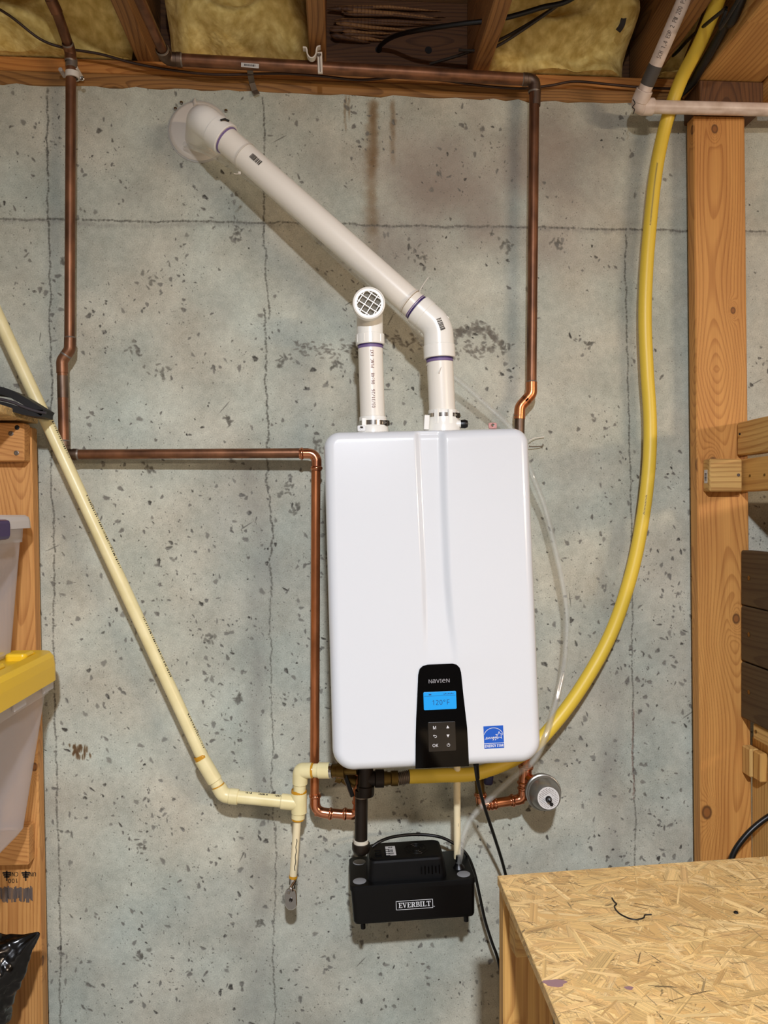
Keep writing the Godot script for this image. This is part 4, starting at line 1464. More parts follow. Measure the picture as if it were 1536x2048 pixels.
	part("rubber_plug", lathe(pl + Vector3(0.004, 0, 0), Vector3(1, 0.02, 0.1), [[0.0, 0.0095], [0.010, 0.0105], [0.016, 0.008], [0.018, 0.0]], 16), M.rubber, t)

func curve_x(c: Array, y: float) -> float:
	for i in c.size() - 1:
		if y >= c[i + 1].y:
			return lerpf(c[i].x, c[i + 1].x, clampf((y - c[i].y) / (c[i + 1].y - c[i].y), 0.0, 1.0))
	return c[c.size() - 1].x

func clamp_band(p: Vector3, up: Vector3, r: float, parent: Node3D, ear: Vector3) -> void:
	part("band_clamp", lathe(p - up * 0.0055, up, [[0.0, r - 0.001], [0.0, r + 0.0008], [0.011, r + 0.0008], [0.011, r - 0.001]], 40), M.steel, parent)
	var d := ear.normalized()
	part("clamp_screw", tube(PackedVector3Array([p + d * (r + 0.002) - Vector3(d.z, 0, -d.x) * 0.010, p + d * (r + 0.003) + Vector3(d.z, 0, -d.x) * 0.012]), 0.0042, 10), M.chrome, parent)
	part("clamp_lug", box_mesh(Vector3(0.012, 0.012, 0.010), 0.001), M.iron, parent, Transform3D(Basis(Vector3.UP, atan2(d.x, d.z)), p + d * (r + 0.003)))

# ---------------------------------------------------------------- plastic vent pipes
func tie(label: String, p: Vector3, dir: Vector3, r: float, tail: PackedVector3Array) -> void:
	var t := thing("cable_tie", label, "cable tie", p, "white cable ties on the exhaust pipe")
	dir = dir.normalized()
	part("loop", lathe(p - dir * 0.0018, dir, [[0.0, r], [0.0, r + 0.0012], [0.0036, r + 0.0012], [0.0036, r]], 40), M.white_plastic, t)
	part("lock", box_mesh(Vector3(0.006, 0.006, 0.005), 0.0008), M.white_plastic, t, Transform3D(Basis(), tail[0]))
	part("tail", tube(smooth(tail, 5), 0.0011, 8), M.white_plastic, t)

func barcode(fr: Transform3D, w: float, h: float, s: int, parent: Node3D) -> void:
	var g := RandomNumberGenerator.new()
	g.seed = s
	var mb := MB.new()
	var x := -w * 0.5
	while x < w * 0.5:
		var b := g.randf_range(0.0005, 0.0018)
		add_stroke(mb, fr, PackedVector2Array([Vector2(x, -h * 0.5), Vector2(x, h * 0.5)]), b, 0.0004)
		x += b + g.randf_range(0.0006, 0.0014)
	part("barcode", mb.mesh(), M.ink_black, parent)

func build_vents() -> void:
	var z := 0.20
	var p0 := at(886, 852, z)
	var p1 := at(877, 668, z)
	var e1 := at(868.5, 647, z)
	var p2 := at(837, 618, 0.205)
	var p3 := at(439, 268, 0.135)
	var r := pxr(52.5, at(880, 760, z))
	var run := (p3 - p2).normalized()
	var up := (p1 - p0).normalized()
	var t := thing("exhaust_pipe", "white plastic exhaust pipe slanting from the heater up to the wall flange", "pipe", p0)
	var corner := closest_corner(p0, up, p3, run)
	var c1 := corner - up * 0.040
	var c2 := corner + run * 0.050
	part("pipe", tube(PackedVector3Array([p0, c1]), r, 36), M.pvc, t)
	part("pipe", tube(PackedVector3Array([c2, p3]), r * 1.03, 36), M.pvc, t)
	# lower elbow with its two sockets
	var bend := fillet(PackedVector3Array([corner - up * 0.045, corner, corner + run * 0.060]), 0.085, 14)
	var el := part("elbow", tube(bend, r * 1.14, 36, false), M.pvc_fit, t)
	part("socket", sleeve(corner - up * 0.075, corner - up * 0.044, r * 1.20, r * 0.9, 36), M.pvc_fit, el)
	part("socket", sleeve(corner + run * 0.040, corner + run * 0.064, r * 1.17, r * 0.9, 36), M.pvc_fit, el)
	part("mould_pip", lathe(bend[8] + Vector3(0.6, 0.5, 0.2).normalized() * r * 1.12, Vector3(0.6, 0.5, 0.2), [[0.0, 0.004], [0.002, 0.004], [0.0025, 0.0]], 12), M.pvc_fit, el)
	part("primer_band", sleeve(corner - up * 0.0785, corner - up * 0.0745, r * 1.035, r * 0.9, 36), M.purple, t)
	part("primer_band", lathe(corner - up * 0.084, up, [[0.0, r * 1.004], [0.0056, r * 1.02]], 36), M.purple_thin, t)
	part("primer_band", sleeve(corner + run * 0.0635, corner + run * 0.070, r * 1.05, r * 0.9, 36), M.purple, t)
	part("primer_band", lathe(corner + run * 0.070, run, [[0.0, r * 1.042], [0.004, r * 1.033]], 36), M.purple_thin, t)
	# upper elbow turning into the wall
	var wl := at(400, 280, 0.0)
	var ax := run
	var cor2 := p3 + run * 0.056
	var into := Vector3(wl.x - cor2.x, wl.y - cor2.y, -cor2.z)
	var b2 := fillet(PackedVector3Array([p3 + run * 0.008, cor2, cor2 + into * 1.02]), 0.05, 14)
	var el2 := part("elbow", tube(b2, r * 1.21, 36), M.pvc_fit, t)
	part("socket", sleeve(p3 - run * 0.022, p3 + run * 0.014, r * 1.27, r * 0.9, 36), M.pvc_fit, el2)
	part("primer_band", sleeve(p3 - run * 0.026, p3 - run * 0.0215, r * 1.10, r * 0.9, 36), M.purple_thin, t)
	var mk := PackedVector3Array([at(441, 240, 0.175), at(450, 238, 0.172), at(458, 242, 0.166)])
	part("ink_mark", tube(mk, 0.0022, 8), M.ink_black, el2)
	# printed codes
	var side := run.cross(Vector3.BACK).normalized()
	var look := (EYE - (p2 + p3) * 0.5).normalized()
	var fo := (look - run * look.dot(run)).normalized()
	var q := at(523, 325, 0.15)
	var along := run * (q - p3).dot(run)
	var n1 := (fo * 0.93 + fo.cross(run) * 0.36 * (1.0 if fo.cross(run).y > 0.0 else -1.0)).normalized()
	var base := p3 + along
	barcode(Transform3D(Basis(run * -1.0, n1.cross(run * -1.0), n1), base + n1 * r * 1.032), 0.030, 0.012, 8, t)
	var bm := bend[7]
	var n2 := Vector3(0.12, 0.1, 0.99).normalized()
	var dirb := (bend[9] - bend[5]).normalized()
	dirb = (dirb - n2 * dirb.dot(n2)).normalized()
	barcode(Transform3D(Basis(dirb, n2.cross(dirb), n2), bm + n2 * r * 1.145), 0.028, 0.011, 9, t)
	# ties
	var ta := p3 + run * (at(483, 313, 0.15) - p3).dot(run)
	tie("white cable tie looped round the slanted exhaust pipe near its upper elbow", ta, run, r * 1.035, PackedVector3Array([at(479, 346, 0.16), at(474, 348, 0.17), at(468, 347, 0.18)]))
	var tb := p3 + run * (at(822, 600, 0.2) - p3).dot(run)
	tie("white cable tie with a long raised tail at the low end of the slanted pipe", tb, run, r * 1.035, PackedVector3Array([at(838, 584, 0.20), at(846, 570, 0.20), at(857, 554, 0.205)]))
	var tc := at(879, 730, z)
	tie("white cable tie with a crossed tail on the upright exhaust pipe", tc, up, r, PackedVector3Array([at(884, 728, z + r * 1.02), at(882, 736, z + r * 1.12), at(878, 746, z + r * 1.2)]))

	# wall flange
	var fc := at(399, 264, 0.0)
	var fr := pxr(118.0, fc)
	var f := thing("wall_flange", "round white wall flange with hardened caulk drips behind the exhaust elbow", "flange", fc)
	part("plate", lathe(fc, Vector3.BACK, [[0.0, fr], [0.006, fr], [0.012, fr * 0.93], [0.014, fr * 0.88], [0.014, 0.0]], 48), M.white_plastic, f)
	part("caulk_rim", lathe(fc, Vector3.BACK, [[0.0, fr * 1.06], [0.003, fr * 1.05], [0.005, fr * 1.0]], 48), M.fitting_clear, f)
	part("caulk_drip", tube(PackedVector3Array([at(390, 196, 0.004), at(389, 204, 0.012), at(392, 212, 0.012)]), PackedFloat32Array([0.001, 0.005, 0.007]), 10), M.white_plastic, f)
	for s in [[363, 206], [351, 218], [452, 222]]:
		part("anchor_screw", lathe(at(s[0], s[1], 0.002), Vector3(0.1, 0.3, 1), [[0.0, 0.0042], [0.003, 0.0042], [0.004, 0.002], [0.004, 0.0]], 12), M.steel, f)

	# intake
	var i0 := at(746, 860, z)
	var i1 := at(739, 640, z)
	var iu := (i1 - i0).normalized()
	var ri := pxr(49.5, at(743, 760, z))
	t = thing("intake_pipe", "short upright plastic intake pipe with a screened elbow facing the room", "pipe", i0)
	var ph := i0 + iu * (at(741, 690, z).y - i0.y)
	part("pipe", tube(PackedVector3Array([i0, ph + iu * 0.02]), ri, 36), M.pvc, t)
	var fcn := at(738, 606, z + 0.062)
	var ctr := Vector3(i1.x, 0, z)
	ctr.y = fcn.y + 0.004
	var eb := fillet(PackedVector3Array([ph + iu * 0.02, Vector3(ctr.x, ctr.y, z), fcn + Vector3(0, 0, -0.006)]), 0.036, 12)
	var iel := part("elbow", tube(eb, ri * 1.06, 36, false), M.pvc_fit, t)
	part("socket", sleeve(ph - iu * 0.001, ph + iu * 0.024, ri * 1.17, ri * 0.9, 36), M.pvc_fit, iel)
	for k in 4:
		var a := -1.1 + 0.62 * k
		part("socket_rib", box_mesh(Vector3(0.0022, 0.018, 0.0016), 0.0005), M.pvc_fit, iel, Transform3D(Basis(Vector3.UP, a), ph + iu * 0.012 + Vector3(sin(a), 0, cos(a)) * ri * 1.175))
	part("primer_band", sleeve(ph - iu * 0.004, ph - iu * 0.0005, ri * 1.04, ri * 0.9, 36), M.purple, t)
	part("primer_band", lathe(ph - iu * 0.0095, iu, [[0.0, ri * 1.005], [0.0058, ri * 1.02]], 36), M.purple_thin, t)
	var face := Vector3(0.02, -0.02, 1).normalized()
	var ro := pxr(65.5, fcn)
	part("screen_rim", lathe(fcn - face * 0.022, face, [[0.0, ro * 0.86], [0.0, ro * 0.97], [0.003, ro], [0.021, ro], [0.023, ro * 0.97], [0.0235, ro * 0.92], [0.022, ro * 0.88], [0.022, ro * 0.74], [0.008, ro * 0.73]], 44), M.pvc_fit, iel)
	var sb := Basis(Vector3.RIGHT, Vector3.UP, face) * Basis(Vector3.BACK, -0.56)
	for k in 4:
		var d: float = (k - 1.5) * ro * 0.40
		var half := sqrt(maxf(0.0, pow(ro * 0.75, 2.0) - d * d))
		if half < 0.004:
			continue
		for m in 2:
			var size := Vector3(half * 2.0, 0.0019, 0.003) if m == 0 else Vector3(0.0019, half * 2.0, 0.003)
			var off := Vector3(0, d, 0) if m == 0 else Vector3(d, 0, 0)
			part("screen_bar", box_mesh(size, 0.0004), M.pvc_fit, iel, Transform3D(sb, fcn + sb * off - face * 0.003))
	part("bore_shade", lathe(fcn - face * 0.012, face, [[0.0, 0.0], [0.0, ro * 0.76], [0.001, ro * 0.76], [0.001, 0.0]], 30), M.bore_shade_grey, iel)  # grey disc standing in for the shade inside the intake elbow
	var lt := words("03/31/26  06:48  PLNC EXT", 0.0072, "Droid Sans Mono")
	var lp := at(746, 757, z + ri + 0.0006)
	var lb := Basis(iu, Vector3(-1, -0.02, 0).normalized(), Vector3.BACK)
	part("print", lt, M.ink_red, t, Transform3D(lb * Basis.from_scale(Vector3(0.90, 1, 1)), lp))

func closest_corner(a: Vector3, u: Vector3, b: Vector3, v: Vector3) -> Vector3:
	var w := a - b
	var d := u.dot(v)
	var s := (d * v.dot(w) - u.dot(w)) / (1.0 - d * d)
	var q := (v.dot(w) - d * u.dot(w)) / (1.0 - d * d)
	return (a + u * s + b + v * q) * 0.5

# ---------------------------------------------------------------- copper
func press_fit(a: Vector3, b: Vector3, r: float, parent: Node3D, called := "coupling") -> void:     # press coupling with beaded ends
	var n := (b - a).normalized()
	var l := a.distance_to(b)
	part(called, lathe(a, n, [[0.0, r * 0.9], [0.0, r * 1.14], [0.002, r * 1.16], [0.003, r * 1.32], [0.0055, r * 1.36], [0.008, r * 1.30], [0.0095, r * 1.12], [l - 0.0095, r * 1.12], [l - 0.008, r * 1.30], [l - 0.0055, r * 1.36], [l - 0.003, r * 1.32], [l - 0.002, r * 1.16], [l, r * 1.14], [l, r * 0.9]], 28), M.copper_new, parent)

func press_elbow(c: Vector3, u: Vector3, v: Vector3, leg: float, r: float, parent: Node3D) -> void:  # u and v point away from the corner
	u = u.normalized()
	v = v.normalized()
	var o := part("elbow", tube(fillet(PackedVector3Array([c + u * leg, c, c + v * leg]), leg * 0.62, 12), r * 1.12, 26), M.copper_new, parent)
	for d in [u, v]:
		part("bead", lathe(c + d * (leg - 0.008), d, [[0.0, r * 1.10], [0.002, r * 1.30], [0.0045, r * 1.36], [0.007, r * 1.30], [0.0085, r * 1.16], [0.011, r * 1.14], [0.011, r * 0.9]], 28), M.copper_new, o)

func sweat_elbow(c: Vector3, u: Vector3, v: Vector3, leg: float, r: float, parent: Node3D, m: Material) -> void:
	u = u.normalized()
	v = v.normalized()
	var o := part("elbow", tube(fillet(PackedVector3Array([c + u * leg, c, c + v * leg]), leg * 0.8, 12), r * 1.10, 24), m, parent)
	for d in [u, v]:
		part("solder_joint", sleeve(c + d * (leg - 0.012), c + d * (leg + 0.001), r * 1.16, r * 0.9, 24), m, o)
		part("solder_ring", lathe(c + d * leg, d, [[0.0, r * 1.13], [0.004, r * 1.01]], 24), M.flux, o)

func build_copper() -> void:
	# left line: down from the joists, jog, along under the vents and down past the heater
	var z := 0.055
	var r := pxr(20.0, at(141, 500, z))
	var t := thing("copper_pipe", "dull copper pipe dropping down the wall's left and running across to the heater", "pipe", at(141, 400, 0.0))
	var top := [at(88, -30, 0.20), at(113, 22, 0.155), at(139, 96, 0.062), at(141, 104, z)]
	part("pipe", tube(fillet(PackedVector3Array([Vector3(top[0].x, top[0].y + 0.05, 1.9), top[1] + (top[0] - top[1]) * 1.7, top[1]]), 0.05, 8), r, 20), M.copper_old, t)
	part("pipe", tube(PackedVector3Array([top[1], top[2]]), r, 20), M.copper_old, t)
	part("coupling", sleeve(top[1].lerp(top[0], 0.5), top[1].lerp(top[2], 0.05), r * 1.12, r * 0.9), M.copper_old, t)
	sweat_elbow(at(141, 104, 0.058), top[1] - top[2], Vector3(0, -1, 0.01), 0.022, r, t, M.copper_old)
	part("solder_joint", sleeve(at(143, 118, z), at(143, 136, z), r * 1.14, r * 0.9), M.flux, t)
	var d0 := at(139, 690, z)
	part("pipe", tube(PackedVector3Array([at(142, 110, z), d0]), r, 20), M.copper_old, t)
	var j0 := at(139.5, 699, z)
	var j1 := at(124, 722, z)
	var dn := at(128, 890, z)
	part("elbow", tube(fillet(PackedVector3Array([at(140, 676, z), j0, j0.lerp(j1, 0.55)]), 0.02, 8), r * 1.12, 22), M.copper_old, t)
	part("elbow", tube(fillet(PackedVector3Array([j0.lerp(j1, 0.45), j1, at(124.5, 746, z)]), 0.02, 8), r * 1.12, 22), M.copper_old, t)
	part("solder_ring", lathe(at(140, 677, z), Vector3.UP, [[0.0, r * 1.14], [0.004, r * 1.02]], 22), M.flux, t)
	part("solder_ring", lathe(j0.lerp(j1, 0.5), j1 - j0, [[-0.003, r * 1.1], [0.0, r * 1.18], [0.003, r * 1.1]], 22), M.flux, t)
	part("pipe", tube(PackedVector3Array([j1, dn]), r * 1.01, 20), M.copper_old, t)
	part("solder_joint", tube(PackedVector3Array([at(124.8, 752, z), at(126, 796, z)]), r * 1.05, 20), M.solder, t)
	var k := at(129, 909, z)
	var h1 := at(632, 906, 0.075)
	sweat_elbow(k, dn - k, h1 - k, 0.032, r, t, M.solder)
	part("pipe", tube(PackedVector3Array([k.lerp(h1, 0.05), k.lerp(h1, 0.97)]), r, 20), M.copper_old, t)
	var rc := pxr(18.3, at(630, 1200, 0.08))
	var low := at(629, 1592, 0.085)
	press_elbow(at(633, 907, 0.076), k - h1, low - h1, 0.040, rc, t)
	part("pipe", tube(PackedVector3Array([h1 + (low - h1).normalized() * 0.02, low]), rc, 20), M.copper, t)
	var c2 := at(630, 1623, 0.085)
	press_elbow(c2, h1 - low, at(690, 1632, 0.09) - c2, 0.042, rc, t)
	part("pipe", tube(PackedVector3Array([c2, at(690, 1629, 0.09)]), rc, 20), M.copper_new, t)
	var c3 := at(716, 1630, 0.092)
	press_elbow(c3, c2 - c3, Vector3.UP, 0.036, rc, t)
	part("pipe", tube(PackedVector3Array([c3, at(714, 1530, 0.11)]), rc, 20), M.copper, t)
	# the clamp that holds it to the sill
	var pc := at(145, 151, z)
	var cl := thing("pipe_clamp", "cream pipe clamp with a screw holding the left copper pipe to the sill", "pipe clamp", pc)
	part("strap", lathe(pc - Vector3(0, 0.007, 0), Vector3(0.02, 1, 0.05), [[0.0, r * 1.05], [0.0, r * 1.38], [0.014, r * 1.38], [0.014, r * 1.05]], 28), M.white_plastic, cl)
	part("lug", slab(Transform3D(Basis(), at(163, 157, 0.006)), 0.013, 0.012, 0.005, 0.050), M.white_plastic, cl)
	screw_head(at(164, 157, 0.056), Vector3(0, -0.2, 1), 0.0055, cl, M.steel)
	part("lug", slab(Transform3D(Basis(), at(129, 152, 0.002)), 0.010, 0.010, 0.004, 0.030), M.fitting_clear, cl)

	# upper line: along a joist, across under the joists, down to the heater on the right
	var zr := 0.055
	var r2 := pxr(23.5, at(700, 130, zr))
	t = thing("copper_pipe", "copper pipe along the sill and down the wall right of the white vents", "pipe", at(700, 130, 0.0))
	var ea := at(333, 118, zr)
	var eb := at(1069, 160, zr)
	var back := at(283, -4, 0.30)
	var b2 := Vector3(back.x, ea.y + 0.02, 0.60)
	var rj := pxr(20.0, ea)
	sweat_elbow(ea, Vector3(-0.07, 0.06, 1.0), eb - ea, 0.036, r2, t, M.solder)
	part("pipe", tube(PackedVector3Array([ea + Vector3(-0.07, 0.06, 1.0).normalized() * 0.02, ea + Vector3(-0.07, 0.06, 1.0) * 2.4]), rj, 20), M.copper_old, t)
	part("pipe", tube(PackedVector3Array([ea, eb]), r2, 20), M.copper_old, t)
	var lowr := at(1063, 772, zr)
	sweat_elbow(eb, ea - eb, lowr - eb, 0.030, r2 * 0.94, t, M.solder)
	var r3 := pxr(20.0, at(1066, 500, zr))
	part("pipe", tube(PackedVector3Array([eb, lowr]), r3, 20), M.copper_old, t)
	part("solder_joint", tube(PackedVector3Array([at(1071, 176, zr), at(1070, 212, zr)]), r3 * 1.08, 20), M.solder, t)
	var g0 := at(1063, 788, zr)
	var g1 := at(1040, 814, zr)
	part("elbow", tube(fillet(PackedVector3Array([at(1063, 764, zr), g0, g0.lerp(g1, 0.6)]), 0.022, 8), r3 * 1.12, 22), M.copper, t)
	part("elbow", tube(fillet(PackedVector3Array([g0.lerp(g1, 0.4), g1, at(1039, 838, zr)]), 0.022, 8), r3 * 1.12, 22), M.copper, t)
	part("solder_ring", lathe(at(1063, 765, zr), Vector3.UP, [[0.0, r3 * 1.14], [0.004, r3 * 1.02]], 22), M.flux, t)
	part("solder_ring", lathe(at(1039, 831, zr), Vector3.DOWN, [[0.0, r3 * 1.16], [0.003, r3 * 1.02]], 22), M.flux, t)
	part("pipe", tube(PackedVector3Array([g1, at(1038, 905, zr)]), r3, 20), M.solder, t)
	var wt := on_tag(at(500, 131, zr + r2 * 0.97))
	var tag := part("paper_tag", slab(wt, 0.044, 0.011, 0.001, 0.0006, 0.0002), M.sticker, t)
	barcode(wt.translated_local(Vector3(0, 0, 0.0006)), 0.026, 0.004, 4, tag)

	# metal strap and the white hook
	var sp := thing("metal_strap", "bent grey metal strap hanging over the sill under the tagged pipe", "strap", at(505, 160, 0.0))
	part("band", tube_band(PackedVector3Array([at(500, 138, zr - 0.01), at(501, 150, 0.03), at(504, 166, 0.006), at(509, 181, 0.006), at(514, 188, 0.014)]), 0.015, 0.0015), M.galv, sp)
	var hk := thing("pipe_hook", "white open pipe hook on the underside of the narrow joist", "pipe hook", at(622, 105, 0.06))
	var hz := 0.088
	part("hook", tube_band(smooth(p3([606, 98, hz, 612, 98.5, hz, 614, 103, hz, 615, 111, hz, 620, 118, hz, 627, 118, hz, 632, 111, hz, 633, 103, hz, 635, 97, hz, 641, 95.5, hz]), 5), 0.016, 0.003, Vector3.BACK), M.white_plastic, hk)
	part("arm", box_mesh(Vector3(0.012, 0.052, 0.008), 0.001), M.white_plastic, hk, Transform3D(Basis(Vector3.BACK, 0.03), at(640, 126, hz)))
	part("arm_groove", box_mesh(Vector3(0.0015, 0.044, 0.001), 0.0002), M.ink_grey, hk, Transform3D(Basis(Vector3.BACK, 0.03), at(640, 126, hz + 0.0045)))
	screw_head(at(638.5, 110, hz + 0.004), Vector3.BACK, 0.005, hk, M.galv)

	# right-hand copper under the heater
	var zq := 0.10
	var r4 := pxr(19.0, at(1010, 1606, zq))
	t = thing("copper_pipe", "bright copper branch under the heater that leads to the small steel tank", "pipe", at(1010, 1606, 0.0))
	var q0 := at(1051, 1520, zq)
	var q1 := at(1046, 1598, zq)
	var q2 := at(962, 1611, zq)
	part("pipe", tube(PackedVector3Array([at(1052, 1500, zq), q1]), r4, 20), M.copper, t)
	press_elbow(q1, q0 - q1, q2 - q1, 0.030, r4, t)
	part("pipe", tube(PackedVector3Array([q1, q2]), r4, 20), M.copper, t)
	press_fit(at(994, 1606, zq), at(972, 1609, zq), r4, t)
	press_elbow(q2, q1 - q2, Vector3(-0.05, 1, 0), 0.030, r4, t)
	part("pipe", tube(PackedVector3Array([q2, at(957, 1535, zq)]), r4, 20), M.brass, t)
	press_fit(at(1052, 1530, zq), at(1049, 1570, zq), r4 * 1.2, t, "tee")
	var tb := at(1051, 1552, zq)
	part("branch", tube(PackedVector3Array([tb, at(1072, 1567, zq + 0.03)]), r4 * 1.1, 20), M.copper_new, t)
	part("bead", lathe(at(1064, 1561, zq + 0.018), at(1072, 1567, zq + 0.03) - tb, [[0.0, r4 * 1.1], [0.003, r4 * 1.35], [0.006, r4 * 1.35], [0.009, r4 * 1.1]], 24), M.copper_new, t)
	var vb := thing("service_valve", "dark blue valve handle under the heater behind the black power cord", "valve", at(977, 1557, 0.12))
	part("handle", box_mesh(Vector3(0.022, 0.026, 0.014), 0.004), M.blue_valve, vb, Transform3D(Basis(Vector3.BACK, -0.1), at(977, 1559, 0.13)))
	part("stem", tube(PackedVector3Array([at(977, 1557, 0.125), at(962, 1556, 0.105)]), 0.006, 12), M.brass, vb)

func on_tag(p: Vector3) -> Transform3D:
	return Transform3D(Basis(Vector3.BACK, -0.05), p)

# flat band along points; across is the direction of its width
func tube_band(p: PackedVector3Array, width: float, thick: float, across := Vector3.RIGHT) -> ArrayMesh:
	var rings := []
	for i in p.size():
		var tg := (p[mini(i + 1, p.size() - 1)] - p[maxi(i - 1, 0)]).normalized()
		var x := (across - tg * across.dot(tg)).normalized()
		var y := tg.cross(x)
		rings.append(PackedVector3Array([p[i] - x * width * 0.5 - y * thick * 0.5, p[i] + x * width * 0.5 - y * thick * 0.5, p[i] + x * width * 0.5 + y * thick * 0.5, p[i] - x * width * 0.5 + y * thick * 0.5]))
	var mb := MB.new()
	for i in rings.size() - 1:
		for j in 4:
			var a: Vector3 = rings[i][j]
			var b: Vector3 = rings[i][(j + 1) % 4]
			var nn: Vector3 = (a + b) * 0.5 - p[i]
			mb.flat([a, b, rings[i + 1][(j + 1) % 4], rings[i + 1][j]], nn.normalized())
	mb.flat([rings[0][0], rings[0][1], rings[0][2], rings[0][3]], (p[0] - p[1]).normalized())
	var l := rings.size() - 1
	mb.flat([rings[l][0], rings[l][1], rings[l][2], rings[l][3]], (p[l] - p[l - 1]).normalized())
	return mb.mesh()

# ---------------------------------------------------------------- cream drain pipes
func socket_run(a: Vector3, b: Vector3, r: float, parent: Node3D, called := "coupling") -> void:
	part(called, sleeve(a, b, r, r * 0.8, 28), M.cpvc, parent)

func glue(a: Vector3, n: Vector3, r: float, w: float, parent: Node3D) -> void:
	part("glue_ring", lathe(a - n.normalized() * w * 0.5, n, [[0.0, r * 0.99], [w * 0.25, r * 1.03], [w * 0.75, r * 1.03], [w, r * 0.99]], 26), M.glue, parent)

func build_cream_pipes() -> void:
	var z := 0.10
	var t := thing("drain_pipe", "cream plastic drain pipe slanting down from the left to the heater and a relief valve", "pipe", at(300, 1300, 0.0))
	var a := at(-40, 555, 0.09)
	var b := at(411, 1528, z)
	var r := pxr(25.0, at(250, 1200, z))
	var n := (b - a).normalized()
	part("pipe", tube(PackedVector3Array([a - n * 0.74, b]), r, 26), M.cpvc, t)
	var b1 := at(430, 1561, z)
	socket_run(at(403, 1517, z), at(430, 1562, z), r * 1.20, t)
	glue(at(402, 1514, z), n, r * 1.08, 0.012, t)
	var cn := at(447, 1591, z)
	part("pipe", tube(PackedVector3Array([b1, cn]), r * 1.02, 26), M.cpvc, t)
	glue(at(436, 1571, z), n, r * 1.04, 0.003, t)
	var te := at(598, 1606, z + 0.01)
	var h := (te - cn).normalized()
	part("elbow", tube(fillet(PackedVector3Array([at(437, 1573, z), cn, cn + h * 0.034]), 0.03, 10), r * 1.17, 28), M.cpvc, t)
	socket_run(cn + h * 0.014, cn + h * 0.036, r * 1.24, t, "socket")
	part("pipe", tube(PackedVector3Array([cn + h * 0.02, te]), r, 26), M.cpvc, t)
	# printed ticks along the two pipes
	var g := RandomNumberGenerator.new()
	g.seed = 31
	var mb := MB.new()
	for q in [[a, b, n, 0.30, 0.62], [cn, te, h, 0.30, 0.86], [a, b, n, 0.70, 0.97]]:
		var up: Vector3 = q[2].cross(Vector3.BACK).normalized()
		if up.x + up.y < 0.0:
			up = -up
		var nn := (up * 0.93 + Vector3.BACK * 0.36).normalized()
		var s: float = q[3]
		while s < q[4]:
			var p: Vector3 = q[0].lerp(q[1], s)
			var fr := Transform3D(Basis(q[2], nn.cross(q[2]), nn), p + nn * (r + 0.0002))
			if fmod(s * 40.0, 9.0) < 6.0:
				add_stroke(mb, fr, PackedVector2Array([Vector2(0, -0.002), Vector2(g.randf_range(-0.002, 0.002), 0.002)]), g.randf_range(0.001, 0.003))
			s += 0.0042 if q[0] == a else 0.02
	part("print", mb.mesh(), M.ink_black, t)
	# tee, riser, elbow to the heater
	var up0 := at(601, 1541, z + 0.02)
	socket_run(at(598, 1584, z + 0.01), at(598, 1626, z + 0.01), r * 1.26, t, "tee")
	part("tee_branch", sleeve(te - h * 0.044, te, r * 1.22, r * 0.8, 28), M.cpvc, t)
	part("pipe", tube(PackedVector3Array([te, up0]), r, 24), M.cpvc, t)
	glue(at(598, 1583, z + 0.01), Vector3.UP, r * 1.22, 0.010, t)
	var ri := at(655, 1541, z + 0.035)
	part("elbow", tube(fillet(PackedVector3Array([at(600, 1566, z + 0.015), up0, up0.lerp(ri, 0.42)]), 0.008, 10), r * 1.22, 28), M.cpvc, t)
	glue(up0.lerp(ri, 0.44), ri - up0, r * 1.16, 0.008, t)
	part("pipe", tube(PackedVector3Array([up0, ri]), r * 1.08, 24), M.cpvc, t)
	socket_run(up0.lerp(ri, 0.66), up0.lerp(ri, 1.08), r * 1.26, t)
	var sd := (ri - up0).normalized()
	part("metal_nut", lathe(ri + sd * 0.003, sd, [[0.0, r * 0.9], [0.0, r * 1.2], [0.009, r * 1.2], [0.010, r * 0.9]], 8), M.chrome, t)
	part("union", lathe(ri + sd * 0.013, sd, [[0.0, r * 0.9], [0.0, r * 1.05], [0.012, r * 1.05], [0.013, r * 1.25], [0.030, r * 1.25], [0.030, r * 0.7], [0.06, r * 0.7]], 20), M.brass, t)
	# thin stub down to the valve
	var s0 := at(596, 1640, z + 0.01)
	var s1 := at(586, 1757, z + 0.01)
	var rs := pxr(15.0, s0)
	socket_run(at(597, 1622, z + 0.01), at(596, 1637, z + 0.01), r * 1.08, t, "reducer")
	glue(at(596, 1638, z + 0.01), Vector3.UP, r * 1.0, 0.005, t)
	part("stub_pipe", tube(PackedVector3Array([s0 + Vector3(0, 0.02, 0), s1]), rs, 22), M.cpvc_pale, t)
	glue(s1 + (s0 - s1).normalized() * 0.004, s0 - s1, rs * 1.12, 0.008, t)
	mb = MB.new()
	var last := Vector3.ZERO
	for k in 16:
		var p := s0.lerp(s1, 0.30 + 0.036 * k) + Vector3(rs * (0.12 + 0.10 * sin(k * 1.3) + 0.012 * k), 0, rs * 0.985)
		if k > 0:
			add_tube(mb, PackedVector3Array([last, p]), 0.0009, 6)
		last = p
	part("crack", mb.mesh(), M.ink_black, t)
	# chrome valve hanging on the stub
	var v := thing("drain_valve", "small chrome valve with an oval handle at the end of the cream stub pipe", "valve", at(585, 1785, z))
	var va := s1
	var vb := at(584, 1790, z + 0.012)
	part("body", lathe(va, vb - va, [[-0.004, rs * 0.9], [-0.004, rs * 1.15], [0.012, rs * 1.15], [0.014, rs * 0.8], [0.030, rs * 0.9], [0.036, rs * 1.2], [0.05, rs * 1.1], [0.055, 0.0]], 20), M.chrome, v)
	var hp := at(582, 1797, z + 0.028)
	var hf := Transform3D(Basis(Vector3.BACK, 0.08) * Basis(Vector3.RIGHT, -0.25), hp)
	part("handle", slab(hf, 0.029, 0.050, 0.0144, 0.006, 0.002), M.chrome, v)
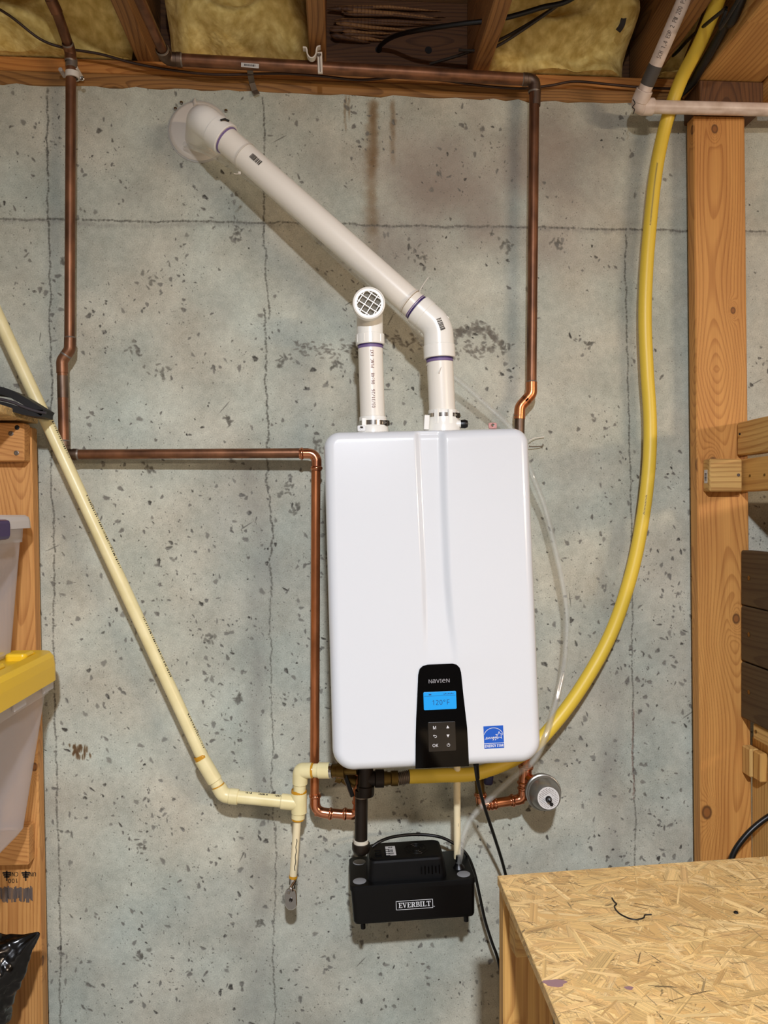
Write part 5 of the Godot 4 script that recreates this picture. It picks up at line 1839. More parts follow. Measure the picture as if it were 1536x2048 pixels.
	part("handle_rib", tube(PackedVector3Array([hf * Vector3(0.004, 0.016, 0.006), hf * Vector3(0.001, 0.026, 0.005), hf * Vector3(0.012, 0.038, -0.004)]), 0.0045, 12), M.chrome, v)
	part("handle_rib", tube(PackedVector3Array([hf * Vector3(-0.006, 0.012, 0.006), hf * Vector3(-0.004, 0.020, 0.006)]), 0.0035, 12), M.chrome, v)
	screw_head(hf * Vector3(0.0, -0.002, 0.007), hf.basis.z, 0.0045, v, M.iron)

# ---------------------------------------------------------------- gas line
func build_gas() -> void:
	var t := thing("gas_pipe", "yellow jacketed flexible gas pipe curving down the right of the wall to under the heater", "pipe", at(1300, 700, 0.0))
	var c := smooth(p3([1462, -70, 0.36, 1432, 10, 0.27, 1398, 90, 0.18, 1362, 160, 0.10, 1334, 240, 0.062, 1314, 330, 0.055, 1302, 430, 0.05, 1293, 540, 0.05, 1290, 640, 0.05, 1294, 740, 0.05, 1300, 840, 0.05, 1298, 930, 0.055, 1285, 1040, 0.06, 1262, 1150, 0.065, 1225, 1260, 0.07, 1175, 1355, 0.08, 1115, 1440, 0.09, 1050, 1505, 0.11, 960, 1545, 0.13, 880, 1551, 0.14, 818, 1553, 0.145]), 10)
	c.insert(0, Vector3(c[0].x + 0.02, minf(c[0].y + 0.03, DECK - 0.02), 1.3))
	c = dense(c, 0.004)
	var r := pxr(26.0, at(1290, 640, 0.05))
	var radii := PackedFloat32Array()
	for i in c.size():
		radii.append(r + (0.00022 if i % 2 == 0 else -0.00022))
	part("jacket", tube(c, radii, 24), M.yellow_pipe, t)
	var mb := MB.new()
	var g := RandomNumberGenerator.new()
	g.seed = 55
	for i in range(10, c.size() - 10):
		if (i / 14) % 3 == 1 and i > c.size() - 330 and i < c.size() - 270 or (i > c.size() - 560 and i < c.size() - 510):
			var tg := (c[i + 1] - c[i - 1]).normalized()
			var fz := (Vector3.BACK - tg * tg.z).normalized()
			var sx := tg.cross(fz)
			var nn := (fz * 0.9 + sx * 0.3).normalized()
			add_stroke(mb, Transform3D(Basis(tg, nn.cross(tg), nn), c[i] + nn * (r + 0.0004)), PackedVector2Array([Vector2(-0.0008, -0.0014), Vector2(0.0008, 0.0016)]), 0.0011)
	part("print", mb.mesh(), M.ink_grey, t)
	# ribbed stainless end and brass nut
	var e := c[c.size() - 1]
	var rib := PackedVector3Array()
	var rr := PackedFloat32Array()
	for i in 29:
		rib.append(e + Vector3(0.004 - i * 0.0011, -0.0002 * i, 0.0))
		rr.append(r * (0.86 if i % 4 < 2 else 0.98))
	part("ribbed_end", tube(rib, rr, 24), M.galv, t)
	part("brass_nut", lathe(e + Vector3(-0.027, -0.004, 0), Vector3.LEFT, [[0.0, r * 0.9], [0.0, r * 1.12], [0.016, r * 1.12], [0.018, r * 0.95], [0.026, r * 0.95], [0.026, r * 1.05], [0.034, r * 1.05], [0.034, r * 0.6]], 8), M.brass, t)
	# black iron tee and drip leg
	var d := thing("drip_leg", "black iron tee and drip leg with a capped nipple hanging above the black pump", "pipe", at(722, 1650, 0.14))
	var zt := 0.145
	var rp := pxr(25.5, at(722, 1640, zt))
	var cx := at(731, 1557, zt)
	part("tee", lathe(at(731, 1520, zt), Vector3.DOWN, [[0.0, rp * 0.8], [0.0, rp * 1.35], [0.012, rp * 1.38], [0.014, rp * 1.22], [0.060, rp * 1.22], [0.062, rp * 1.40], [0.082, rp * 1.36], [0.086, rp * 1.28], [0.086, rp * 0.8]], 28), M.iron, d)
	part("tee_outlet", lathe(cx, Vector3(1, -0.02, 0), [[0.0, 0.0], [0.0, rp * 1.15], [0.022, rp * 1.15], [0.024, rp * 1.40], [0.044, rp * 1.40], [0.044, rp * 0.8]], 28), M.iron, d)
	part("nipple", tube(PackedVector3Array([at(723, 1580, zt), at(722, 1690, zt)]), rp, 26), M.iron, d)
	part("collar", lathe(at(723, 1592, zt), Vector3.DOWN, [[0.0, rp], [0.0, rp * 1.06], [0.003, rp * 1.06], [0.003, rp]], 26), M.galv, d)
	part("thread_tape", lathe(at(722, 1679, zt), Vector3.DOWN, [[0.0, rp * 1.0], [0.001, rp * 1.14], [0.008, rp * 1.18], [0.009, rp]], 26), M.pipe_tape, d)
	part("cap", lathe(at(722, 1686, zt), Vector3.DOWN, [[0.0, rp * 1.0], [0.0, rp * 1.38], [0.002, rp * 1.42], [0.014, rp * 1.40], [0.022, rp * 1.2], [0.028, rp * 0.7], [0.029, 0.0]], 28), M.iron, d)
	var vv := thing("gas_cock", "dark gas valve tucked under the left corner of the heater behind the iron tee", "valve", at(690, 1560, 0.10))
	part("body", lathe(at(672, 1551, 0.11), Vector3(1, -0.3, 0), [[0.0, 0.010], [0.0, 0.017], [0.014, 0.017], [0.016, 0.013], [0.030, 0.018], [0.05, 0.018], [0.05, 0.0]], 8), M.brass, vv)
	part("lever", box_mesh(Vector3(0.010, 0.060, 0.005), 0.001), M.black_plastic, vv, Transform3D(Basis(Vector3.BACK, 0.35), at(697, 1570, 0.135)))
	part("lever_edge", box_mesh(Vector3(0.002, 0.056, 0.006), 0.0005), M.galv, vv, Transform3D(Basis(Vector3.BACK, 0.35), at(693, 1571, 0.137)))

# ---------------------------------------------------------------- condensate pump
func build_pump() -> void:
	var zf := 0.20
	var tl := at(701, 1775, zf)
	var tr := at(951, 1758, zf)
	var bl := at(707, 1853, zf)
	var ex := (tr - tl).normalized()
	var ey := Vector3(0, 1, 0)
	ey = (ey - ex * ey.dot(ex)).normalized()
	var w := tl.distance_to(tr)
	var h := (tl - bl).dot(ey)
	var dep := 0.155
	var fr := Transform3D(Basis(ex, ey, ex.cross(ey)), (tl + tr) * 0.5)        # x along, y up from the top front edge, z out
	var t := thing("condensate_pump", "black box-shaped condensate pump hung on the wall under the heater", "pump", fr * Vector3(0, -h, -dep * 0.5))
	# tank: rounded box, slightly narrower below
	var rings := []
	var tb := Transform3D(fr.basis * Basis(Vector3.RIGHT, -PI * 0.5), fr.origin)
	for k in [[-h, -0.008], [-h + 0.003, -0.003], [-h + 0.008, -0.001], [-0.006, 0.0], [-0.002, -0.0008], [0.0, -0.003]]:
		var s: float = 1.0 - 0.022 * (-k[0] / h)
		var c := Transform3D(tb.basis, fr * Vector3(0, k[0], -dep * 0.5))
		rings.append(rrect(c, (w + k[1] * 2.0) * s, dep + k[1] * 2.0, 0.012 + k[1] * 0.5))
	part("tank", loft(rings), M.black_plastic, t)
	part("rim", loft([rrect(Transform3D(tb.basis, fr * Vector3(0, -0.010, -dep * 0.5)), w + 0.003, dep + 0.003, 0.013), rrect(Transform3D(tb.basis, fr * Vector3(0, -0.0005, -dep * 0.5)), w + 0.003, dep + 0.003, 0.013), rrect(Transform3D(tb.basis, fr * Vector3(0, 0.001, -dep * 0.5)), w - 0.001, dep - 0.001, 0.012)]), M.black_dusty, t)
	# motor cover, a tapered lid
	rings = []
	var ch := 0.050
	for k in [[0.0, 0.190, 0.108, 0.0], [ch * 0.86, 0.180, 0.100, 0.0], [ch * 0.95, 0.177, 0.097, 0.0], [ch, 0.168, 0.088, 0.0]]:
		rings.append(rrect(Transform3D(tb.basis, fr * Vector3(-0.012, k[0], -0.016 - 0.108 * 0.5)), k[1], k[2], 0.016))
	var cov := part("motor_cover", loft(rings), M.black_dusty, t)
	# slots in the cover
	var g := RandomNumberGenerator.new()
	g.seed = 3
	for k in 6:
		var x := 0.022 + k * 0.0085
		part("vent_slot", box_mesh(Vector3(0.0028, 0.016 + 0.004 * (k % 2), 0.002), 0.0004), M.gloss_black, cov, Transform3D(fr.basis, fr * Vector3(x, 0.022, -0.0145)))
	for k in 4:
		part("vent_slot", box_mesh(Vector3(0.016, 0.002, 0.003), 0.0004), M.gloss_black, cov, Transform3D(fr.basis, fr * Vector3(-0.078, ch + 0.0002, -0.040 - k * 0.011)))
		part("vent_slot", box_mesh(Vector3(0.013, 0.002, 0.003), 0.0004), M.gloss_black, cov, Transform3D(fr.basis, fr * Vector3(-0.056, ch + 0.0002, -0.040 - k * 0.011)))
	# sticker on the cover
	var sf := Transform3D(fr.basis * Basis(Vector3.RIGHT, -PI * 0.5), fr * Vector3(-0.047, ch + 0.0003, -0.066))
	var st := part("label_sticker", slab(sf, 0.024, 0.050, 0.001, 0.0005, 0.0002), M.sticker, t)
	var s2 := sf.translated_local(Vector3(0, 0, 0.0005))
	for q in [[-0.002, 0.010, 0.014], [-0.017, 0.012, 0.008], [0.017, 0.008, 0.006]]:
		barcode(s2 * Transform3D(Basis(), Vector3(0, q[0], 0)), q[1], q[2], int(q[2] * 1000.0), st)
	# raised grille ring on the lid
	for k in 3:
		part("lid_ring", lathe(fr * Vector3(0.016, ch - 0.0004, -0.07), fr.basis.y, [[0.0, 0.010 + k * 0.008], [0.0012, 0.0105 + k * 0.008], [0.0012, 0.0125 + k * 0.008], [0.0, 0.013 + k * 0.008]], 36), M.black_plastic, cov)
	# grey plugs on the corners
	for q in [[-w * 0.5 + 0.022, -0.026], [-w * 0.5 + 0.024, -dep + 0.030], [w * 0.5 - 0.024, -0.026]]:
		part("grey_plug", lathe(fr * Vector3(q[0], 0.0, q[1]), fr.basis.y, [[0.0, 0.016], [0.0014, 0.0158], [0.0018, 0.015], [0.0018, 0.0]], 30), M.disc, t)
	# feet
	for x in [-w * 0.5 + 0.026, w * 0.5 - 0.024]:
		part("foot", lathe(fr * Vector3(x, -h + 0.001, -0.014), -fr.basis.y, [[0.0, 0.006], [0.014, 0.006], [0.015, 0.005], [0.015, 0.0]], 16), M.black_plastic, t)
	# outlet barb
	var ob := fr * Vector3(w * 0.5 - 0.030, 0.0, -0.062)
	part("outlet_barb", lathe(ob, fr.basis.y, [[0.0, 0.015], [0.004, 0.013], [0.010, 0.008], [0.030, 0.006], [0.030, 0.0]], 20), M.rubber, t)
	# lettering plate: outlined box with the maker's word
	var pf := Transform3D(fr.basis * Basis(Vector3.RIGHT, 0.0), fr * Vector3(0, 0, 0.0004))
	var pc := on_frame(pf, 829, 1809)
	var lw := (on_frame(pf, 866, 1808) - on_frame(pf, 793, 1811)).x
	var lh := on_frame(pf, 829, 1800.5).y - on_frame(pf, 829, 1817.5).y
	var mb := MB.new()
	var pl := Transform3D(pf.basis, pf * Vector3(pc.x, pc.y, 0.0))
	add_stroke(mb, pl, PackedVector2Array([Vector2(-lw, -lh) * 0.5, Vector2(lw, -lh) * 0.5, Vector2(lw, lh) * 0.5, Vector2(-lw, lh) * 0.5]), 0.0012, 0.0002, true)
	part("logo_frame", mb.mesh(), M.print_white, t)
	var tm := words("EVERBILT", lh * 0.60, "Droid Serif", true)
	part("logo_lettering", tm, M.print_white, t, Transform3D(pl.basis * Basis.from_scale(Vector3(0.90, 1, 1)), pl * Vector3(0, 0.0, 0.0002)))
	part("logo_mark", words("™", lh * 0.18), M.print_white, t, Transform3D(pl.basis, pl * Vector3(lw * 0.5 + 0.003, -lh * 0.42, 0.0002)))
	# its cord loops over the lid and drops behind the bench
	var c := p3([744, 1694, 0.13, 762, 1682, 0.12, 790, 1673, 0.10, 835, 1669, 0.08, 880, 1674, 0.08, 912, 1690, 0.08, 934, 1710, 0.08, 948, 1742, 0.08, 958, 1785, 0.07, 970, 1840, 0.06, 984, 1885, 0.06, 996, 1920, 0.06, 1012, 2000, 0.06])
	c.append(Vector3(c[c.size() - 1].x + 0.02, 0.03, 0.08))
	c.append(Vector3(c[c.size() - 2].x + 0.25, 0.005, 0.12))
	single("pump_cord", tube(smooth(c, 8), 0.0038, 12), M.rubber, "black cord looping over the pump lid and down behind the workbench leg", "cord")
	# heater cord
	c = p3([952, 1530, 0.30, 955, 1560, 0.28, 968, 1610, 0.22, 986, 1665, 0.16, 1002, 1715, 0.11, 1012, 1752, 0.08, 1024, 1800, 0.06, 1040, 1880, 0.05])
	c.append(Vector3(c[c.size() - 1].x + 0.03, 0.03, 0.06))
	c.append(Vector3(c[c.size() - 2].x + 0.30, 0.005, 0.09))
	t = thing("power_cord", "straight black power cord hanging from under the heater to behind the bench top", "cord", at(953, 1540, 0.30))
	part("cord", tube(smooth(c, 8), 0.0040, 12), M.rubber, t)
	part("strain_relief", tube(PackedVector3Array([at(952, 1528, 0.30), at(955, 1556, 0.285)]), PackedFloat32Array([0.0065, 0.005]), 12), M.rubber, t)
	# thin cream drain from heater to pump
	var dr := thing("condensate_pipe", "thin upright cream pipe from the heater into the pump lid", "pipe", at(915, 1715, 0.12))
	part("pipe", tube(PackedVector3Array([at(914, 1530, 0.14), at(914.5, 1716, 0.125)]), pxr(14.0, at(914, 1640, 0.13)), 20), M.cpvc_pale, dr)
	mb = MB.new()
	add_stroke(mb, Transform3D(Basis(), at(916, 1612, 0.13 + pxr(14.0, at(914, 1640, 0.13)) + 0.0004)), PackedVector2Array([Vector2(0, 0.05), Vector2(0.0008, -0.05)]), 0.0008)
	part("crack", mb.mesh(), M.ink_grey, dr)
	# clear vinyl tube: flange, under the slanted pipe, behind the heater, down its side, into the pump
	var cp := p3([370, 289, 0.03, 395, 296, 0.05, 440, 318, 0.08, 492, 352, 0.09, 545, 392, 0.09, 610, 452, 0.10, 680, 520, 0.11, 740, 572, 0.11, 800, 620, 0.11, 850, 690, 0.11, 890, 738, 0.10, 930, 772, 0.09, 975, 812, 0.08, 1012, 846, 0.08, 1040, 885, 0.09, 1064, 950, 0.10, 1088, 1010, 0.09, 1106, 1080, 0.08, 1122, 1150, 0.08, 1133, 1225, 0.08, 1130, 1310, 0.09, 1118, 1380, 0.11, 1104, 1430, 0.13, 1090, 1475, 0.15, 1068, 1520, 0.16, 1030, 1552, 0.16, 985, 1592, 0.16, 945, 1634, 0.15, 928, 1670, 0.14, 922, 1712, 0.13])
	cp[cp.size() - 1] = ob + fr.basis.y * 0.012
	single("clear_tube", hose(smooth(cp, 7), pxr(12.5, at(1100, 1080, 0.08)), 0.68), M.clear_tube, "clear vinyl tube from the wall flange round the heater's right side to the pump", "tube")

func hose(p: PackedVector3Array, r: float, bore: float) -> ArrayMesh:      # hollow: outer and inner wall joined at both ends
	var mb := MB.new()
	add_tube(mb, p, r, 16, false)
	var k := mb.v.size()
	add_tube(mb, p, r * bore, 16, false)
	for e in [0, k - 17]:
		for j in 16:
			mb.ix.append_array(PackedInt32Array([e + j, e + j + 1, k + e + j + 1, e + j, k + e + j + 1, k + e + j]))
	return mb.mesh()

# ---------------------------------------------------------------- little steel tank
func build_tank() -> void:
	var c := at(1086, 1584, 0.135)
	var tip := at(1100, 1600, 0.215)
	var dir := (tip - c).normalized()
	var r := pxr(70.0, c)
	var t := thing("expansion_tank", "small round steel tank with a white printed disc and a black valve stem", "tank", c)
	var back := c - dir * 0.03
	part("shell", lathe(back, dir, [[-0.012, 0.0], [-0.012, r * 0.5], [-0.004, r * 0.85], [0.010, r * 0.96], [0.026, r * 0.98], [0.028, r * 1.02], [0.033, r * 1.03], [0.036, r * 1.0], [0.037, r * 0.93], [0.041, r * 0.935], [0.043, r * 0.955], [0.046, r * 0.93], [0.048, r * 0.875], [0.056, r * 0.87], [0.068, r * 0.83], [0.079, r * 0.76], [0.087, r * 0.68], [0.091, r * 0.62], [0.0925, r * 0.58], [0.0925, 0.0]], 56), M.tank, t)
	var f := back + dir * 0.0926
	var z := dir
	var x := Vector3.UP.cross(z).normalized()
	var fr := Transform3D(Basis(x, z.cross(x), z), f)
	var st := part("printed_disc", lathe(f, dir, [[0.0, r * 0.60], [0.0008, r * 0.60], [0.0008, 0.0]], 40), M.sticker, t)
	var mb := MB.new()
	var g := RandomNumberGenerator.new()
	g.seed = 13
	var tilt := fr * Transform3D(Basis(Vector3.BACK, 0.5), Vector3(0, 0, 0.0008))
	for k in 13:
		var yy := -r * 0.5 + k * r * 0.082
		var half := sqrt(maxf(0.0, pow(r * 0.52, 2.0) - yy * yy))
		var xx := -half
		while xx < half:
			var l := g.randf_range(0.002, 0.006)
			if not (absf(yy) < r * 0.16 and absf(xx + l * 0.5) < r * 0.20):
				add_stroke(mb, tilt, PackedVector2Array([Vector2(xx, yy), Vector2(minf(xx + l, half), yy)]), 0.0008 if k < 9 else 0.0011)
			xx += l + 0.0016
	part("print", mb.mesh(), M.ink_grey, st)
	part("valve_stem", lathe(f + fr.basis.y * -0.002, dir, [[0.0, 0.0075], [0.004, 0.0075], [0.006, 0.0055], [0.016, 0.005], [0.018, 0.0]], 18), M.rubber, t)
	part("valve_cap", lathe(f + fr.basis.x * 0.007 - fr.basis.y * 0.014, dir, [[0.0, 0.005], [0.003, 0.004], [0.003, 0.0]], 16), M.rubber, t)
	part("neck", tube(PackedVector3Array([back + dir * 0.01, at(1070, 1566, 0.128)]), 0.010, 18), M.copper_new, t)

# ---------------------------------------------------------------- storage totes at the left
func tote_body(t: Node3D, corner: Vector3, y0: float, y1: float, w: float, d: float, taper: float, m: Material, yaw: float) -> void:
	# corner = back right corner of the rim; the tote reaches left (-x) and towards the room (+z)
	var rings := []
	var up := Basis(Vector3.UP, yaw) * Basis(Vector3.RIGHT, -PI * 0.5)
	for k in [[0.0, 1.0], [0.03, 1.0], [1.0, 0.0]]:
		var y := lerpf(y0, y1, k[0])
		var s: float = taper * (1.0 - k[0])
		var in_b := 0.012 if k[0] == 0.0 else 0.0
		rings.append(rrect(Transform3D(up, Vector3(corner.x - w * 0.5, y, corner.z + d * 0.5)), w - s * 2.0 - in_b, d - s * 2.0 - in_b, 0.03))
	part("body", loft(rings, true, false), m, t)
	rings = []
	rings.append(rrect(Transform3D(up, Vector3(corner.x - w * 0.5, y1 - 0.035, corner.z + d * 0.5)), w + 0.004, d + 0.004, 0.032))
	rings.append(rrect(Transform3D(up, Vector3(corner.x - w * 0.5, y1 - 0.002, corner.z + d * 0.5)), w + 0.008, d + 0.008, 0.034))
	part("body_rim", loft(rings, false, false), m, t)


func tote_lid(t: Node3D, called: String, corner: Vector3, y1: float, w: float, d: float, hgt: float, over: float, m: Material, yaw: float) -> Node3D:
	var up := Basis(Vector3.UP, yaw) * Basis(Vector3.RIGHT, -PI * 0.5)
	var rings := []
	for k in [[0.0, 0.0], [hgt * 0.55, -0.001], [hgt * 0.85, -0.004], [hgt, -0.012], [hgt, -0.040], [hgt - 0.010, -0.046], [hgt - 0.010, -0.10]]:
		rings.append(rrect(Transform3D(up, Vector3(corner.x - w * 0.5, y1 + k[0], corner.z + d * 0.5)), w + (over + k[1]) * 2.0, d + (over + k[1]) * 2.0, maxf(0.02, 0.05 + k[1])))
	return part(called, loft(rings, false, true), m, t)

func heap(label_seed: int, c: Vector3, s: Vector3, rough: float) -> ArrayMesh:
	var n := noise(label_seed, 2.2, 3)
	var mb := MB.new()
	var a := 28
	var b := 16
	for j in b + 1:
		for i in a + 1:
			var th := TAU * i / a
			var ph := PI * (float(j) / b - 0.5)
			var d := Vector3(cos(ph) * cos(th), sin(ph), cos(ph) * sin(th))
			var bx := Vector3(signf(d.x) * pow(absf(d.x), 0.55), signf(d.y) * pow(absf(d.y), 0.6), signf(d.z) * pow(absf(d.z), 0.55))
			mb.vert(c + bx * s * (1.0 + rough * n.get_noise_3dv(d * 1.0 + c)), d)
	for j in b:
		for i in a:
			var k := j * (a + 1) + i
			mb.quad(k, k + 1, k + a + 2, k + a + 1)
	return resmooth(mb, a, b)

func resmooth(mb: MB, a: int, b: int) -> ArrayMesh:
	for j in b + 1:
		for i in a + 1:
			var k := j * (a + 1) + i
			var l := j * (a + 1) + (i - 1 if i > 0 else a - 1)
			var r := j * (a + 1) + (i + 1 if i < a else 1)
			var u := mini(j + 1, b) * (a + 1) + i
			var d := maxi(j - 1, 0) * (a + 1) + i
			var nn := (mb.v[r] - mb.v[l]).cross(mb.v[u] - mb.v[d])
			if nn.length() > 1e-9:
				nn = nn.normalized()
				mb.n[k] = nn if nn.dot(mb.n[k]) > 0.0 else -nn
	return mb.mesh()

func build_totes() -> void:
	# lower tote, yellow lid
	var zb := 0.115
	var rim := at(108, 1352, zb)
	var foot := at(66, 1643, zb)
	var lid_top := at(112, 1300, zb)
	var w := 0.42
	var d := 0.62
	var t := thing("storage_tote", "lower clear plastic tote with a yellow lid, filled with white cloth", "storage tote", Vector3(foot.x - w * 0.4, foot.y, zb + d * 0.5), "stacked clear storage totes")
	var y0 := foot.y
	var y1 := rim.y
	tote_body(t, Vector3(rim.x - 0.006, 0, zb), y0, y1, w, d, rim.x - foot.x - 0.008, M.tote, 0.0)
	var ly := y1 - 0.004
	var lh := lid_top.y - ly
	var lid := tote_lid(t, "yellow_lid", Vector3(rim.x, 0, zb), ly, w, d, lh, 0.014, M.tote_yellow, 0.0)
	for k in 3:
		part("lid_block", slab(Transform3D(Basis(Vector3.RIGHT, -PI * 0.5), Vector3(rim.x - 0.058, ly + lh - 0.010, zb + 0.055 + k * 0.20)), 0.050, 0.055 + 0.09 * (k % 2), 0.012, 0.016, 0.006), M.tote_yellow, lid)
	for k in 2:
		part("latch_tab", box_mesh(Vector3(0.006, 0.022, 0.060), 0.002), M.tote, t, Transform3D(Basis(), Vector3(rim.x + 0.004, ly - 0.010, zb + 0.05 + k * 0.16)))
	var sh := get_node("wooden_shelf_001") as Node3D
	part("shelf_board", box_mesh(Vector3(0.40, 0.018, 0.62), 0.002), M.osb, sh, Transform3D(Basis(), Vector3(foot.x - 0.30, y0 - 0.010, zb + 0.32)))
	single("cloth_heap", heap(81, Vector3(foot.x - w * 0.42, y0 + (y1 - y0) * 0.33, zb + d * 0.5), Vector3(w * 0.36, (y1 - y0) * 0.31, d * 0.42), 0.16), M.cloth_white, "white folded cloth seen through the lower tote", "cloth", Transform3D(), "cloth packed in the totes")
	# upper tote, clear lid with a purple latch
	var zc := 0.12
	var lr := at(70, 1045, zc)
	var by := ly + lh - 0.006
	var fr := at(36, 1320, zc)
	var y2 := at(70, 1054, zc).y
	t = thing("storage_tote", "upper clear plastic tote with a purple latch, stacked on the yellow lid", "storage tote", Vector3(lr.x - 0.2, by, zc + d * 0.45), "stacked clear storage totes")
	var wt := 0.40
	var dt := 0.56
	tote_body(t, Vector3(lr.x - 0.022, 0, zc), by, y2, wt, dt, lr.x - 0.022 - fr.x, M.tote, 0.0)
	lid = tote_lid(t, "clear_lid", Vector3(lr.x - 0.022, 0, zc), y2 - 0.002, wt, dt, at(70, 1030, zc).y - y2 + 0.002, 0.020, M.tote_lid, 0.0)
	part("latch", slab(Transform3D(Basis(Vector3.UP, PI * 0.5), Vector3(lr.x - 0.012, at(18, 1060, zc + 0.20).y, zc + 0.235)), 0.17, 0.044, 0.012, 0.020, 0.008), M.tote_purple, t)
	single("cloth_heap", heap(82, Vector3(fr.x - 0.17, by + 0.165, zc + 0.27), Vector3(0.150, 0.085, 0.22), 0.35), M.cloth_grey, "dark grey clothing seen through the upper tote", "cloth", Transform3D(), "cloth packed in the totes")
	single("cloth_heap", heap(83, Vector3(fr.x - 0.14, by + 0.045, zc + 0.27), Vector3(0.12, 0.036, 0.20), 0.2), M.cloth_cream, "cream cloth at the bottom of the upper tote", "cloth", Transform3D(), "cloth packed in the totes")

	# black bag: a lump at the left edge with a twisted corner that points right
	var mb := MB.new()
	var n := noise(91, 7.0, 2)
	var n2 := noise(92, 16.0, 2)
	var a := 72
	var b := 60
	var path := smooth(p3([-230, 2110, 0.26, -150, 2040, 0.25, -58, 1956, 0.24, 0, 1922, 0.235, 30, 1902, 0.23, 56, 1884, 0.23, 78, 1866, 0.23]), 10)
	var wide := [0.05, 0.165, 0.112, 0.066, 0.040, 0.017, 0.003]
	for j in b + 1:
		var s := float(j) / b
		var cen := path[j * (path.size() - 1) / b]
		var q := s * 6.0
		var k0 := mini(int(q), 5)
		var rad := lerpf(wide[k0], wide[k0 + 1], q - k0)
		var tg := (path[mini(j + 1, b)] - path[maxi(j - 1, 0)]).normalized()
		var x := Vector3.BACK
		var y := tg.cross(x).normalized()
		for i in a + 1:
			var th := TAU * (i % a) / a
			var dd := x * cos(th) * 0.7 + y * sin(th)
			var p := cen + dd * rad
			var f := 1.0 + 0.22 * n.get_noise_3dv(p) + 0.22 * absf(n2.get_noise_3dv(p * 1.5)) + 0.13 * sin(th * 6.0 + s * 9.0) * s
			mb.vert(cen + dd * rad * f, dd)
	for j in b:
		for i in a:
			var k := j * (a + 1) + i
			mb.quad(k, k + 1, k + a + 2, k + a + 1)
	single("trash_bag", resmooth(mb, a, b), M.bag, "crumpled black plastic bag with a pointed tip at the lower left corner", "bag")

	# folded dark strap on the left shelf top
	t = thing("folded_strap", "dark folded strap lying on the strand board top of the left shelf", "strap", at(40, 815, 0.12))
	var zs := 0.15
	part("upper_fold", tube_band(smooth(p3([-90, 778, zs, -20, 781, zs, 20, 787, zs, 50, 801, zs, 78, 818, zs, 96, 829, zs]), 6), 0.062, 0.017, Vector3.BACK), M.strap, t)
	part("lower_fold", tube_band(smooth(p3([-90, 805, zs, -20, 808, zs, 20, 815, zs, 50, 824, zs, 78, 829, zs, 96, 830, zs]), 6), 0.062, 0.016, Vector3.BACK), M.strap, t)
	part("edge_binding", tube(smooth(p3([-90, 793, zs + 0.031, -20, 796, zs + 0.031, 20, 803, zs + 0.031, 50, 815, zs + 0.031, 75, 823, zs + 0.031, 92, 826, zs + 0.031]), 6), 0.0036, 10), M.strap_edge, t)

func runs(a: Array) -> PackedVector3Array:      # like p3; an end above the frame goes on along the joists
	var r := p3(a)
	var n := r.size()
	if a[a.size() - 2] < -5.0:
		var d := r[n - 1] - r[n - 2]
		r.append(Vector3(r[n - 1].x + d.x, clampf(r[n - 1].y + d.y * 0.5, 2.4, DECK - 0.02), r[n - 1].z + 0.25))
		r.append(Vector3(r[n].x + d.x, clampf(r[n].y, 2.4, DECK - 0.02), 1.6))
	if a[1] < -5.0:
		r.insert(0, Vector3(r[0].x - 0.08, clampf(r[0].y + 0.03, 2.4, DECK - 0.02), 1.2))
	return r

